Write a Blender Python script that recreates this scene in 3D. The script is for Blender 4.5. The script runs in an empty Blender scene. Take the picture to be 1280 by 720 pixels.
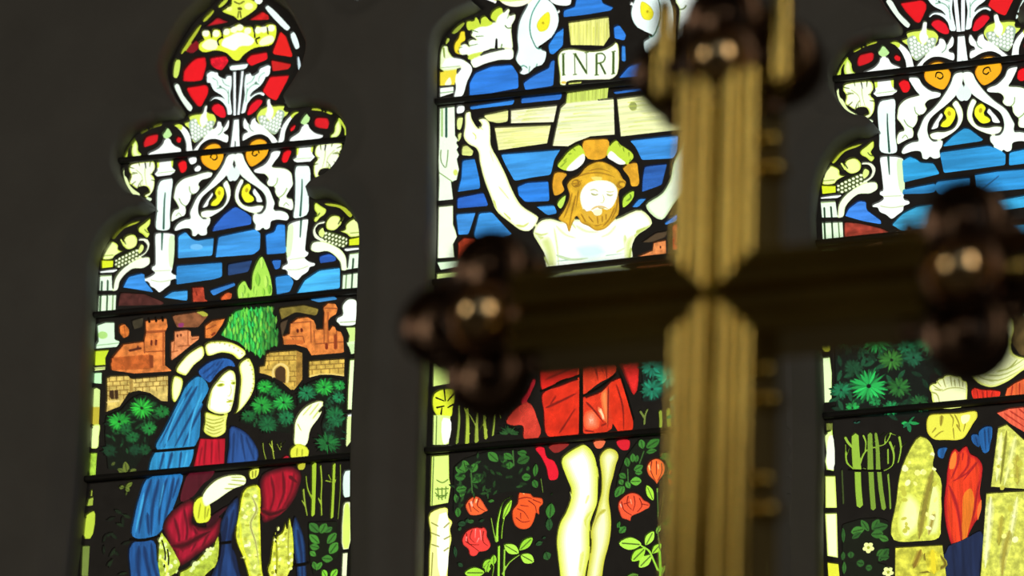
import bpy, bmesh, math, random
import numpy as np
from mathutils import Vector, Matrix
from mathutils.geometry import delaunay_2d_cdt

random.seed(7)
SC = bpy.context.scene
COL = SC.collection

# ------------------------------------------------------------------ camera calibration
F = 3600.0                       # focal length in pixels of the 1280-wide frame
DIST = 5.6                       # camera to window wall along the view axis
ZC = 3.4                         # height above the floor of the point the camera looks at

def _axes(vv, vh):
    up = np.array([vv[0], vv[1], F], float); up /= np.linalg.norm(up)
    if up[1] > 0: up = -up
    r = np.array([vh[0], vh[1], F], float)
    if r[0] < 0: r = -r
    r -= up * r.dot(up); r /= np.linalg.norm(r)
    n = np.cross(up, r)
    if n[2] < 0: n = -n
    return r, up, n
AX, AZ, AY = _axes((101, -9560), (-14062, 1202))   # world X, Z, Y axes seen in camera axes
P0 = np.array([0, 0, DIST])

def U(px, py):
    """photo pixel -> millimetres on the plane of the window glass (x right, z up)"""
    d = np.array([px - 640, py - 360, F])
    q = d * (P0.dot(AY) / d.dot(AY)) - P0
    return q.dot(AX) * 1000, q.dot(AZ) * 1000

def cam_to_world(v):
    return Vector((np.dot(v, AX), np.dot(v, AY), np.dot(v, AZ)))
CAM = Vector((0, 0, ZC)) - cam_to_world(P0)
def along(px, py, depth):
    d = np.array([px - 640, py - 360, F]) / F * depth
    return CAM + cam_to_world(d)

# ------------------------------------------------------------------ custom properties
def tag(o, label=None, cat=None, group=None, kind=None):
    if label: o['label'] = label
    if cat: o['category'] = cat
    if group: o['group'] = group
    if kind: o['kind'] = kind
    return o
def empty(name, loc):
    o = bpy.data.objects.new(name, None); COL.objects.link(o); o.location = loc
    o.empty_display_size = 0.1
    return o
def mesh_obj(name, verts, faces, mats, midx=None, parent=None, smooth=False):
    me = bpy.data.meshes.new(name)
    me.from_pydata(verts, [], faces)
    for m in mats: me.materials.append(m)
    if midx is not None: me.polygons.foreach_set('material_index', midx)
    if smooth: me.polygons.foreach_set('use_smooth', [True] * len(me.polygons))
    me.update()
    o = bpy.data.objects.new(name, me); COL.objects.link(o)
    if parent is not None: o.parent = parent
    return o

# ------------------------------------------------------------------ materials
def lin(h):
    o = []
    for i in (0, 2, 4):
        c = int(h[i:i + 2], 16) / 255
        o.append(c / 12.92 if c <= 0.04045 else ((c + 0.055) / 1.055) ** 2.4)
    return o
def new_mat(name):
    m = bpy.data.materials.new(name); m.use_nodes = True
    nt = m.node_tree; nt.nodes.clear()
    return m, nt, nt.nodes.new('ShaderNodeOutputMaterial')
_G = {}
KINDS = {  # scale x, scale z, detail, how far the darker tint goes, noise offset
    'plain':  (14, 14, 2, 0.05),
    'streak': (7, 75, 3, 0.30),
    'wood':   (6, 170, 3, 0.26),
    'grain':  (230, 6, 3, 0.30),
    'fold':   (110, 9, 3, 0.34),
    'mottle': (70, 70, 3, 0.42),
    'soft':   (40, 40, 3, 0.26),
    'stone':  (60, 60, 4, 0.45),
}
def glass(hexc, kind):
    key = (hexc, kind)
    if key in _G: return _G[key]
    m, nt, out = new_mat('stained_glass_' + hexc + '_' + kind)
    N = nt.nodes.new; L = nt.links.new
    sx, sz, det, amt = KINDS[kind]
    tc = N('ShaderNodeTexCoord'); mp = N('ShaderNodeMapping')
    mp.inputs['Scale'].default_value = (sx, 1, sz)
    if kind in ('streak',): mp.inputs['Rotation'].default_value = (0, math.radians(5), 0)
    no = N('ShaderNodeTexNoise'); no.inputs['Scale'].default_value = 1.0
    no.inputs['Detail'].default_value = det; no.inputs['Roughness'].default_value = 0.6
    L(tc.outputs['Object'], mp.inputs['Vector']); L(mp.outputs[0], no.inputs['Vector'])
    rm = N('ShaderNodeMapRange'); rm.inputs['From Min'].default_value = 0.36; rm.inputs['From Max'].default_value = 0.64
    L(no.outputs['Fac'], rm.inputs['Value'])
    c = lin(hexc)
    hi = [min(1, (v * (1 + amt * 0.5)) ) for v in c]; lo = [v * (1 - amt) for v in c]
    mx = N('ShaderNodeMix'); mx.data_type = 'RGBA'
    # each pane is crossed by light at its back and front face: the tint of one face is the square root
    mx.inputs['A'].default_value = [v ** 0.5 for v in lo] + [1]
    mx.inputs['B'].default_value = [v ** 0.5 for v in hi] + [1]
    L(rm.outputs[0], mx.inputs['Factor'])
    tr = N('ShaderNodeBsdfTransparent'); L(mx.outputs['Result'], tr.inputs['Color'])
    # a little dust and fired paint on the room side catches the light of the church
    du = N('ShaderNodeBsdfDiffuse'); du.inputs['Color'].default_value = (0.13, 0.125, 0.12, 1)
    ad = N('ShaderNodeAddShader')
    L(tr.outputs[0], ad.inputs[0]); L(du.outputs[0], ad.inputs[1]); L(ad.outputs[0], out.inputs['Surface'])
    _G[key] = m
    return m
def principled(name, col, rough=0.6, metal=0.0, noise=None, bump=0.0, col2=None, spec=0.5):
    m, nt, out = new_mat(name)
    N = nt.nodes.new; L = nt.links.new
    b = N('ShaderNodeBsdfPrincipled'); L(b.outputs[0], out.inputs['Surface'])
    b.inputs['Roughness'].default_value = rough; b.inputs['Metallic'].default_value = metal
    b.inputs['Specular IOR Level'].default_value = spec
    b.inputs['Base Color'].default_value = (*col, 1)
    if noise:
        tc = N('ShaderNodeTexCoord'); no = N('ShaderNodeTexNoise')
        no.inputs['Scale'].default_value = noise; no.inputs['Detail'].default_value = 6
        L(tc.outputs['Object'], no.inputs['Vector'])
        mx = N('ShaderNodeMix'); mx.data_type = 'RGBA'
        mx.inputs['A'].default_value = (*(col2 or [v * 0.6 for v in col]), 1); mx.inputs['B'].default_value = (*col, 1)
        L(no.outputs['Fac'], mx.inputs['Factor']); L(mx.outputs['Result'], b.inputs['Base Color'])
        if bump:
            bp = N('ShaderNodeBump'); bp.inputs['Strength'].default_value = bump; bp.inputs['Distance'].default_value = 0.01
            L(no.outputs['Fac'], bp.inputs['Height']); L(bp.outputs[0], b.inputs['Normal'])
    return m
M_LEAD = principled('lead', (0.17, 0.163, 0.158), 0.65, 0.0, 40)
M_PAINT = principled('fired_dark_paint', (0.06, 0.05, 0.04), 0.7)
M_IRON = principled('blackened_iron', (0.06, 0.058, 0.056), 0.6, 0.0, 60)
M_STONE = principled('limestone', (0.36, 0.357, 0.335), 0.9, 0, 9, 0.35, (0.265, 0.26, 0.245), 0.2)
M_PLASTER = principled('old_plaster', (0.26, 0.23, 0.19), 0.95, 0, 5, 0.2, None, 0.1)
M_FLAG = principled('stone_flags', (0.16, 0.14, 0.12), 0.7, 0, 4, 0.2)
M_TIMBER = principled('dark_timber', (0.08, 0.05, 0.03), 0.7, 0, 12, 0.2)
M_BRASS = principled('brass', (0.80, 0.62, 0.15), 0.15, 0.87, 11, 0.0, (0.30, 0.19, 0.05))
M_DARK_METAL = principled('dark_metal', (0.20, 0.125, 0.085), 0.30, 1.0, 30)  # metal of the cross ends, set darker than the brass limbs

# ------------------------------------------------------------------ drawing on the glass plane
FR = dict(p=(0, 0, 1), a1=(140, 0, 5.3333), a2=(140, 110, 8), a3=(290, 110, 8), a4=(140, 190, 8), a5=(290, 190, 8),
          a6=(110, 260, 7.1111), a7=(280, 250, 7.1111), a8=(110, 350, 7.1111), b1=(280, 340, 7.1111), b2=(90, 430, 7.1111),
          b3=(200, 420, 8), b4=(280, 430, 7.1111), b5=(90, 520, 7.1111), b6=(220, 520, 5.3333), b7=(80, 619, 7.1111),
          b8=(260, 619, 7.1111), c2=(80, 225, 3.2), c3=(80, 420, 2.4),
          d1=(530, 0, 8), d2=(680, 0, 8), d3=(530, 80, 8), d4=(680, 80, 6.7368), d5=(530, 160, 7.1111), d6=(660, 150, 6.7368),
          d7=(530, 240, 7.1111), d8=(660, 240, 6.4), k4=(520, 0, 3.2), k5=(520, 200, 3.2), e1=(620, 420, 5.3333),
          e2=(520, 470, 7.1111), e3=(520, 550, 7.1111), e4=(520, 619, 7.1111), e5=(670, 540, 7.1111), e6=(670, 619, 7.1111),
          k6=(520, 420, 2.4),
          r1=(1100, 0, 7.1111), r2=(1030, 40, 7.1111), r3=(1000, 130, 7.1111), r4=(1100, 90, 7.1111), r5=(1010, 220, 4.7407),
          r6=(1020, 380, 4.9231), r7=(1020, 500, 8), r8=(1100, 450, 7.1111), q1=(1100, 540, 7.1111), q2=(1020, 619, 7.1111),
          q3=(1160, 619, 10.59), q4=(1180, 400, 12.8), c7=(960, 0, 3), c8=(960, 380, 2.118))

def P(fr, s):
    x0, y0, k = FR[fr]
    if isinstance(s, str):
        s = [tuple(float(v) for v in t.split(',')) for t in s.split()]
    return [U(x0 + x / k, y0 + y / k) for x, y in s]
def crom(p, closed=True, n=4):
    p = np.array(p, float); m = len(p); out = []
    rng = range(m) if closed else range(m - 1)
    for i in rng:
        if closed: a, b, c, d = p[i - 1], p[i], p[(i + 1) % m], p[(i + 2) % m]
        else: a, b, c, d = p[max(i - 1, 0)], p[i], p[i + 1], p[min(i + 2, m - 1)]
        # centripetal-ish damping keeps the curve from overshooting next to short chords
        l0, l1, l2 = (np.linalg.norm(b - a) + 1e-6, np.linalg.norm(c - b) + 1e-6, np.linalg.norm(d - c) + 1e-6)
        t1 = ((c - b) / l1 * l0 + (b - a) / l0 * l1) / (l0 + l1) * min(l1, 2 * l0)
        t2 = ((d - c) / l2 * l1 + (c - b) / l1 * l2) / (l1 + l2) * min(l1, 2 * l2)
        for j in range(n):
            t = j / n; t_2 = t * t; t_3 = t_2 * t
            out.append((2 * t_3 - 3 * t_2 + 1) * b + (t_3 - 2 * t_2 + t) * t1 + (-2 * t_3 + 3 * t_2) * c + (t_3 - t_2) * t2)
    if not closed: out.append(p[-1])
    return np.array(out)
def area(p):
    p = np.asarray(p); x, y = p[:, 0], p[:, 1]
    return 0.5 * np.sum(x * np.roll(y, -1) - y * np.roll(x, -1))
def ccw(p):
    p = np.asarray(p, float)
    return p if area(p) > 0 else p[::-1].copy()
def inset(p, d):
    p = ccw(p)
    e = np.roll(p, -1, 0) - p; e /= (np.linalg.norm(e, axis=1, keepdims=True) + 1e-9)
    nrm = np.stack([-e[:, 1], e[:, 0]], 1)
    v = nrm + np.roll(nrm, 1, 0); l = np.linalg.norm(v, axis=1, keepdims=True)
    v = v / np.maximum(l, 1e-6) / np.clip(l / 2, 0.5, 1)
    return p + v * d
def mixhex(a, b, t):
    A = [int(a[i:i + 2], 16) for i in (0, 2, 4)]; B = [int(b[i:i + 2], 16) for i in (0, 2, 4)]
    return ''.join('%02X' % round(x + (y - x) * t) for x, y in zip(A, B))

CUT_PARTS = ('sky_glass', 'hillside', 'wooden_cross', 'ruby_glass', 'stone_wall', 'castle_building', 'bush', 'leafy_plant', 'rose_stem')
def corners(p, r=5.0):
    """straight cut edges with softly rounded corners, as a glazier grinds them"""
    p = np.array(p, float); m = len(p); out = []
    for i in range(m):
        a, b, c = p[i - 1], p[i], p[(i + 1) % m]
        la, lc = np.linalg.norm(a - b) + 1e-6, np.linalg.norm(c - b) + 1e-6
        s_ = b + (a - b) / la * min(r, la * .33); e = b + (c - b) / lc * min(r, lc * .33)
        for t in (0, .33, .67, 1): out.append((1 - t) ** 2 * s_ + 2 * t * (1 - t) * b + t * t * e)
    return np.array(out)
class Lancet:
    def __init__(s, axis):
        s.sh = []; s.axis = axis; s.outline = None
    def add(s, part, color, kind, poly, mir=0, canopy=False):
        poly = ccw(poly)
        if mir != 2: s.sh.append((part, color, kind, poly, canopy))
        if mir:
            q = poly.copy(); q[:, 0] = 2 * s.axis - q[:, 0]
            s.sh.append((part + '~' if '#' in part else part, color, kind, ccw(q), canopy))
LN = None          # the lancet being drawn
MIR = 0            # mirror mode for the current block
CAN = False        # shapes shared by the two side lancets
def g(part, color, fr, s, sm=1, kind='plain', rim=None, steps=3):
    """one piece of glass; rim=(colour, width in photo pixels): pigment fading in from the edge"""
    p = P(fr, s)
    if sm == 1 and (kind in ('streak', 'wood') or part.split('#')[0] in CUT_PARTS): p = corners(p)
    else: p = crom(p) if sm else np.array(p)
    if rim:
        w = rim[1] * 1.6
        LN.add(part, rim[0], kind, p, MIR, CAN)
        for i in range(1, steps + 1):
            LN.add(part, mixhex(rim[0], color, i / steps), kind, inset(p, w * i / steps), MIR, CAN)
    else:
        LN.add(part, color, kind, p, MIR, CAN)
SOFT_PARTS = ('robed_woman', 'robed_man', 'crucified_figure')
def k(part, color, fr, w, s, w2=None, kind='plain', cap=True, soft=None):
    """a stroke: paint line, stem or trunk, width in frame units tapering to w2"""
    c = crom(P(fr, s), False, 4)
    x0, y0, kk = FR[fr]
    sc = 1.6 / kk
    w2 = w if w2 is None else w2
    m = len(c); W = np.linspace(w, w2, m) * sc / 2
    if part.split('>')[0] in SOFT_PARTS and color != 'PAINT' and cap and soft is None:
        # brushed trace line: a pale wash either side of a thinner darker stroke, pointed at both ends
        mid = c[m // 2][None, :]
        for pt, bc, kd, poly, _ in reversed(LN.sh):
            if pt == part and bc != 'PAINT' and inside(poly, mid)[0]:
                k(part, mixhex(bc, color, .35), fr, w * 2.3, s, w2 * 1.6, kd, True, 1)
                k(part, mixhex(bc, color, .62), fr, w * 1.35, s, w2 * 1.0, kd, True, 1)
                w *= .6; w2 *= .6; color = mixhex(bc, color, .85)
                break
        W = np.linspace(w, w2, m) * sc / 2; soft = 1
    if soft: W = W * np.minimum(1, .15 + 3.2 * np.minimum(np.linspace(0, 1, m), np.linspace(1, 0, m)) )
    t = np.gradient(c, axis=0); t /= (np.linalg.norm(t, axis=1, keepdims=True) + 1e-9)
    n = np.stack([-t[:, 1], t[:, 0]], 1)
    a = c + n * W[:, None]; b = c - n * W[:, None]
    pts = list(a)
    if cap: pts.append(c[-1] + t[-1] * W[-1] * 0.8)
    pts += list(b[::-1])
    if cap: pts.append(c[0] - t[0] * W[0] * 0.8)
    LN.add(part, color, kind, np.array(pts), MIR, CAN)
def paint(part, fr, w, s, w2=None): k(part, 'PAINT', fr, w, s, w2)
def ell(part, color, fr, cx, cy, rx, ry=None, rot=0, n=12, kind='plain'):
    ry = rx if ry is None else ry; c, s_ = math.cos(math.radians(rot)), math.sin(math.radians(rot))
    q = []
    for i in range(n):
        a = 2 * math.pi * i / n; x, y = rx * math.cos(a), ry * math.sin(a)
        q.append((cx + x * c - y * s_, cy + x * s_ + y * c))
    LN.add(part, color, kind, np.array(P(fr, q)), MIR, CAN)
def leaf(part, color, fr, x0, y0, x1, y1, w, vein=True):
    """a pointed leaf from (x0,y0) to its tip (x1,y1), w wide"""
    dx, dy = x1 - x0, y1 - y0; l = math.hypot(dx, dy) + 1e-6; nx, ny = -dy / l * w / 2, dx / l * w / 2
    q = [(x0, y0), (x0 + dx * .25 + nx * .75, y0 + dy * .25 + ny * .75), (x0 + dx * .55 + nx, y0 + dy * .55 + ny),
         (x1, y1), (x0 + dx * .55 - nx, y0 + dy * .55 - ny), (x0 + dx * .25 - nx * .75, y0 + dy * .25 - ny * .75)]
    LN.add(part, color, 'plain', crom(P(fr, q), True, 3), MIR, CAN)
    if vein: k(part, mixhex(color, '0A1408', .62), fr, w * .09, [(x0 + dx * .1, y0 + dy * .1), (x0 + dx * .85, y0 + dy * .85)])
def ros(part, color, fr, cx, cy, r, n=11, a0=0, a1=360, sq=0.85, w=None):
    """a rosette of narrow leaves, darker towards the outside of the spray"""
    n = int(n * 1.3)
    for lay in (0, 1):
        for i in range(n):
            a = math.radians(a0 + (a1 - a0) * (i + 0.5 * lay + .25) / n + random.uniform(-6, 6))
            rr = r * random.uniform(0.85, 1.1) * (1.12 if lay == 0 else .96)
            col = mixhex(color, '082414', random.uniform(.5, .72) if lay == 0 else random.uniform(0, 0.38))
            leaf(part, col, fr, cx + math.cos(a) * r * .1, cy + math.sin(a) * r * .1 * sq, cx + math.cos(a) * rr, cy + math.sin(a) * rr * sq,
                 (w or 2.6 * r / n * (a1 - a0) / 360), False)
def inside(poly, pts):
    x, y = pts[:, 0], pts[:, 1]; wn = np.zeros(len(pts), int)
    for (x0, y0), (x1, y1) in zip(poly, np.roll(poly, -1, 0)):
        cr = (x1 - x0) * (y - y0) - (x - x0) * (y1 - y0)
        wn += ((y0 <= y) & (y1 > y) & (cr > 0)).astype(int) - ((y0 > y) & (y1 <= y) & (cr < 0)).astype(int)
    return wn > 0
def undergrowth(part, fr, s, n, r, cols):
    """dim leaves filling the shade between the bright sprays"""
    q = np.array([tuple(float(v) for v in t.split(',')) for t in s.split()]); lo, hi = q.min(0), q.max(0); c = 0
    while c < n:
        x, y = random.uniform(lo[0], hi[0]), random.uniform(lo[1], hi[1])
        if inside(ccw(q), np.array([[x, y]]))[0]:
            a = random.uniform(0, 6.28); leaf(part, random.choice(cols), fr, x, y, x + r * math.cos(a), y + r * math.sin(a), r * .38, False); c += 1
def dots(part, base, color, fr, s, sp, r, rot=35):
    """bunch of grapes: round light spots on a darker ground"""
    pts = [tuple(float(v) for v in t.split(',')) for t in s.split()]
    g(part, base, fr, s)
    q = np.array(pts); c = q.mean(0); R = np.abs(q - c).max() * 1.5
    a = math.radians(rot); ux, uy = math.cos(a), math.sin(a)
    cand = []
    m = int(R / sp) + 1
    for i in range(-m, m + 1):
        for j in range(-m, m + 1):
            u, v = (i + (j % 2) * .5) * sp, j * sp * .87
            cand.append((c[0] + u * ux - v * uy, c[1] + u * uy + v * ux))
    cand = np.array(cand); ok = inside(ccw(q), cand)
    for x, y in cand[ok]: ell(part, color, fr, x, y, r, r, 0, 7)
# ================================================================== the three lights
W = 'F3FCF4'; WG = 'DDF8DA'; WY = 'EEF8B8'; YE = 'DCEB3C'; OL = 'A9B62E'; RED = 'E2101C'; LB = '3C9CE2'
LEFT = Lancet(-588.5); MID = Lancet(166.0); RIGHT = Lancet(889.5)

# ------------------------------------------------------------------ left light: canopy (left half drawn, mirrored)
LN = LEFT; CAN = True; MIR = 1
B = 'border_glass'; C = 'canopy'; RG = 'ruby_glass'
# upper lobe
MIR = 0
g(RG, RED, 'a1', '470,545 476,470 520,415 560,385 625,378 634,440 606,540 540,550', rim=('B00C18', 3))
g(RG, 'E0142A', 'a1', '650,385 760,370 782,415 737,476 690,460 660,435', kind='mottle')
g(RG, RED, 'a1', '492,583 622,562 648,590 644,630 600,714 576,714 520,640', rim=('B80E18', 2))
g(RG, '7A0E1A', 'a1', '488,345 520,300 560,262 585,300 582,330 540,362')
g(RG, 'C01620', 'a1', '655,150 700,112 790,150 720,166 610,186', rim=('5A0C14', 3))
MIR = 1
g(C, 'E8FBF2', 'a1', '782,440 822,430 880,435 872,464 830,472 792,470')
g(C, 'EFFCFA', 'a1', '806,476 830,474 830,774 806,774', 0)
g(C, 'E8FBF4', 'a1', '630,515 650,474 688,480 710,505 760,522 792,500 802,560 792,640 800,720 800,765 776,765 764,690 735,640 690,612 662,575 652,548 634,545')
for x, y, r_ in ((648, 500, 20), (690, 500, 22), (650, 540, 18), (775, 520, 20)): ell(C, 'EFFCF8', 'a1', x, y, r_, r_)
k(C, '5C8C70', 'a1', 6, '700,590 730,585 760,600 780,640', 3); k(C, '6C9C80', 'a1', 5, '670,520 700,540 705,575', 3); k(C, '5C8C70', 'a1', 5, '735,530 750,560 785,575', 3); ell(C, '3E6450', 'a1', 722, 578, 9, 6, 30)
k(C, '6C9C80', 'a1', 5, '776,600 778,760')
g(C, 'E8FBF4', 'a2', '978,132 1010,92 1090,88 1150,138 1188,200 1198,272 1162,272 1140,190 1090,132 1030,116 985,142')
g(C, 'EFFCF6', 'a2', '1214,312 1245,310 1230,600 1176,602 1186,540', 0)
g(RG, 'E01226', 'a2', '988,205 1010,165 1060,150 1120,190 1146,260 1140,300 1100,306 1040,270')
# grapes on the shoulder of the upper lobe
g(C, 'D6EA5C', 'a2', '722,352 775,325 770,285 830,262 900,250 932,170 956,175 950,240 1010,260 1046,320 1020,392 940,472 832,552 802,520 790,425 735,375')
dots(C, 'A2B89E', 'F4FEF2', 'a2', '775,330 830,305 875,375 925,392 955,335 1025,335 1012,392 938,470 832,545 804,510', 36, 15.5, 30)
g(C, 'F0FCEC', 'a2', '880,300 905,250 932,172 956,176 946,290 958,325 905,392 880,350')
g(C, W, 'a2', '615,372 660,356 722,392 782,470 800,560 800,640 752,642 736,540 700,452 660,402')
g(C, 'C8DE4A', 'a2', '615,372 660,356 706,380 690,420 655,396')
g(C, W, 'a2', '806,632 830,590 920,490 990,420 1040,380 1055,330 1088,340 1108,392 1165,310 1176,335 1160,420 1122,455 1162,470 1156,552 1130,546 1060,520 980,520 900,570 850,636')
k(C, '6C8C70', 'a2', 8, '1110,395 1095,440 1060,470')
g('amber_jewel#1', 'EFAE1C', 'a2', '885,690 915,612 950,575 1020,552 1075,570 1100,620 1122,665 1110,730 1040,828 1005,822 900,745', rim=('D88C14', 2))
paint('amber_jewel#1', 'a2', 9, '985,700 1000,660 1040,665 1050,700 1020,720 1000,705')
# middle lobe
g(B, OL, 'a2', '285,455 380,390 508,357 506,377 400,415 296,468')
g(B, 'B6CC40', 'a2', '122,697 150,620 235,500 243,512 172,622 152,700')
g(B, 'E0F2AC', 'a4', '112,175 130,158 132,240 152,262 192,350 286,432 268,460 232,450 168,370 126,290')
g(C, 'E8F6B4', 'a2', '190,625 235,520 262,565 270,640 297,662 290,696 212,692', rim=('B8D640', 3))
g(RG, 'D0141E', 'a2', '310,545 340,482 450,455 472,480 460,540 420,572 320,606', rim=('8C1018', 2))
g(RG, 'D8141E', 'a2', '636,510 660,480 702,510 690,556 655,550')
g(C, 'B8E494', 'a2', '508,455 526,432 548,398 590,440 604,475 578,502 520,500')
g(C, W, 'a2', '522,512 582,510 606,560 690,610 697,640 600,660 366,676 360,655 460,600 505,552')
g(C, W, 'a4', '444,100 530,90 620,80 612,168 642,182 636,205 592,236 460,252 420,216 450,180', 0)
g(C, 'D2EA50', 'a4', '446,102 474,98 470,150 448,166', 0)
g(C, 'D2EA50', 'a4', '590,86 620,82 612,160 596,150', 0)
k(C, '9AB878', 'a4', 6, '455,212 630,190')
g(C, 'F2FAE2', 'a4', '178,130 250,105 330,96 420,96 432,180 402,230 426,262 412,400 372,446 318,450 330,424 372,400 360,356 290,350 250,366 220,346 172,310 190,230 168,180', rim=('D0E44E', 2.2))
paint(C, 'a4', 13, '332,110 338,165', 5)
for s_ in ('165,150 225,165', '172,225 235,215', '195,330 240,290', '255,372 275,310', '425,215 380,225', '432,285 390,280', '270,100 275,140', '385,95 375,150'): k(C, '5A6A28', 'a4', 14, s_, 4)
for s_ in ('240,180 300,240 300,340', '330,165 330,240 345,330'): k(C, 'B4C46A', 'a4', 8, s_, 4)
k(C, '7A8C3C', 'a4', 9, '205,205 255,212'); k(C, '8C9C48', 'a4', 8, '290,345 285,300 305,280')
g(C, 'DDF2C8', 'a4', '318,472 360,450 402,472 396,506 350,512 320,492')
g(RG, RED, 'a4', '654,112 700,80 746,96 758,170 730,212 690,216 672,170')
g(C, 'E9FCF2', 'p', '196,287 195.5,265 197,232 200.5,225.5 208,223.5 215.5,223 216.6,227 215,243 213,270 212,287.5')
k(C, '1E4A3C', 'a4', 8, '532,405 524,500 516,768', 20)
g(C, W, 'a6', '598,226 620,220 735,225 770,240 765,330 757,540 746,580 786,600 790,625 742,650 735,682 690,720 640,754 600,720 552,692 540,660 498,650 500,630 560,600 592,570 565,545 570,515 590,508 596,400')
g(C, 'D8F5BE', 'a6', '732,242 768,245 752,540 726,520')
k(C, '2A5240', 'a6', 20, '660,222 655,375', 8)
k(C, 'B8C890', 'a6', 7, '560,640 640,655 740,640'); k(C, 'B8C890', 'a6', 6, '590,560 730,555')
# ogee with its big leaf
g(C, W, 'a4', '620,400 640,330 700,270 820,230 920,200 962,195 1010,215 1000,250 960,270 900,290 870,330 882,360 842,420 800,430 790,480 762,530 742,550 746,590 730,640 690,656 640,682 600,702 595,620 622,576 662,562 640,500 612,450', rim=('DCF2B0', 1.6))
k(C, '7FA050', 'a4', 8, '775,345 782,400 822,432'); k(C, '7FA050', 'a4', 9, '672,465 700,520 742,545')
k(C, '8FA860', 'a4', 7, '640,640 670,610 690,640')
g(C, W, 'a4', '1160,25 1225,15 1225,85 1150,240 1060,330 960,410 900,470 868,560 880,640 905,665 986,661 980,729 958,762 952,830 896,841 868,824 840,847 806,841 789,774 739,768 632,794 621,774 649,717 727,672 778,661 775,600 800,540 850,440 950,340 1040,230 1110,120', rim=('E0F6DC', 1.5))
g(C, W, 'a4', '1108,312 1140,280 1175,330 1192,400 1182,480 1130,560 1050,622 960,662 900,652 885,600 930,580 1020,575 1100,540 1142,460 1130,380', rim=('DCF0A8', 1.5))
g(C, 'EEF02A', 'a4', '985,532 1000,490 1042,450 1025,400 1070,340 1110,358 1127,420 1100,490 1050,542 1000,542')
ell(C, 'B8A018', 'a4', 1072, 408, 16, 22)
g(C, W, 'a4', '925,505 970,440 1002,400 1016,430 975,500 962,545 900,562')
g(C, 'E4F8EC', 'a4', '1150,240 1184,165 1212,130 1214,292 1194,300 1160,272')
# lower lobe
g(B, OL, 'a6', '210,272 280,190 390,130 480,114 440,142 330,187 230,286')
g(C, 'DCEE6E', 'a6', '445,182 500,130 555,90 555,150 530,190 552,240 530,270 490,236 452,212', rim=('B8CC34', 2))
k(C, '4A5A1C', 'a6', 9, '505,190 525,215 545,215')
k(C, 'F0FBD8', 'a6', 30, '455,282 510,286 538,330 518,390 450,440 385,480')
g(C, 'E8F49A', 'a6', '330,255 400,233 442,280 432,340 360,372 318,340', rim=('BCD038', 2))
k(C, '3A4418', 'a6', 12, '275,290 300,345'); k(C, '3A4418', 'a6', 10, '310,270 335,320')
k(C, 'DCEC70', 'a6', 18, '290,275 320,335')
dots(C, '3E4C1E', 'F0FAD0', 'a6', '238,500 250,460 330,402 440,360 474,380 442,440 350,500 280,537 244,532', 34, 13, -25)
g(C, 'DCEE86', 'a6', '470,320 500,345 492,385 462,408 446,390')
g(B, 'E8F6A4', 'a6', '128,432 150,350 200,296 272,340 270,372 332,382 290,400 240,432 225,452 130,456', rim=('C4D840', 2))
k(B, '8A9C3A', 'a6', 7, '140,425 225,418')
g(B, 'D6E626', 'a6', '120,462 232,465 226,530 120,542', 0)
g(B, W, 'a6', '104,560 180,548 262,540 266,560 232,577 105,582', 0)
g(B, 'E6FAE0', 'a6', '100,598 216,592 222,738 98,740', 0)
k(B, '1E3C24', 'a6', 15, '124,652 120,736'); k(B, '1E3C24', 'a6', 15, '176,645 174,736')
k(B, '8CA860', 'a6', 7, '105,608 215,600')
g(B, 'F0FBE2', 'a6', '225,690 240,622 300,540 380,482 470,440 546,440 552,500 500,536 400,546 330,600 290,652 262,735 225,742', rim=('D8F0A0', 1.5))
g(B, 'E2FAD6', 'a8', '94,136 256,130 250,276 86,286', 0)
k(B, '2A4426', 'a8', 16, '113,138 106,282'); k(B, '2A4426', 'a8', 14, '172,134 166,280'); k(B, '5C7C48', 'a8', 10, '222,134 218,278')
# the jewel's lower band, as it stands on the right
MIR = 0; CAN = False
g(C, W, 'a5', '392,-2 490,-2 480,40 440,92 382,170 290,216 226,202 214,178 330,112 372,50')
g(C, W, 'a4', '763,62 845,55 847,110 800,130 772,102'); g(C, W, 'a4', '820,162 860,130 897,170 880,196 826,190')
MIR = 0; CAN = True
g(C, 'DDEB50', 'a1', '733,70 790,32 800,-16 900,-16 972,30 970,56 870,130 850,138 820,116', rim=('BCCC2C', 2))
ell(C, 'F2F8B0', 'a1', 912, 42, 30, 24); ell(C, 'EEF48A', 'a1', 780, 58, 22, 16); ell(C, '4A4A14', 'a1', 852, 58, 16, 10)
k(C, '4A4A14', 'a1', 8, '845,75 838,118'); k(C, '4A4A14', 'a1', 8, '855,75 860,118'); k(C, '5A5A18', 'a1', 10, '815,10 850,25 880,8')
g(C, 'DCE93A', 'a1', '600,205 650,205 662,240 674,196 720,200 735,245 746,190 800,182 820,166 850,157 878,175 935,180 950,225 960,170 1010,175 1035,160 1086,165 1092,260 1070,300 950,326 880,372 845,409 820,405 770,360 700,340 610,351 580,325 585,280 612,262 598,228')
g(C, 'F7FCE8', 'a1', '730,300 740,266 790,236 840,215 920,240 950,275 930,300 850,312 822,336 770,322')
g(C, 'F2FAC8', 'a1', '598,305 640,262 705,285 700,322 620,327'); g(C, 'F2FAC8', 'a1', '980,287 1000,256 1072,240 1082,270 1040,296 990,302')
for x, y in ((625, 222), (694, 224), (762, 212), (812, 196), (852, 184), (905, 206), (972, 202), (1012, 196), (1062, 188)): ell(C, 'F2FAD8', 'a1', x, y, 25, 24)
for s_ in ('664,248 660,215', '737,255 730,205', '952,250 950,205', '1040,225 1035,180'): paint(C, 'a1', 10, s_, 5)
paint(C, 'a1', 9, '712,300 705,270 740,245'); paint(C, 'a1', 9, '968,290 960,262 985,250')
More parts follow.
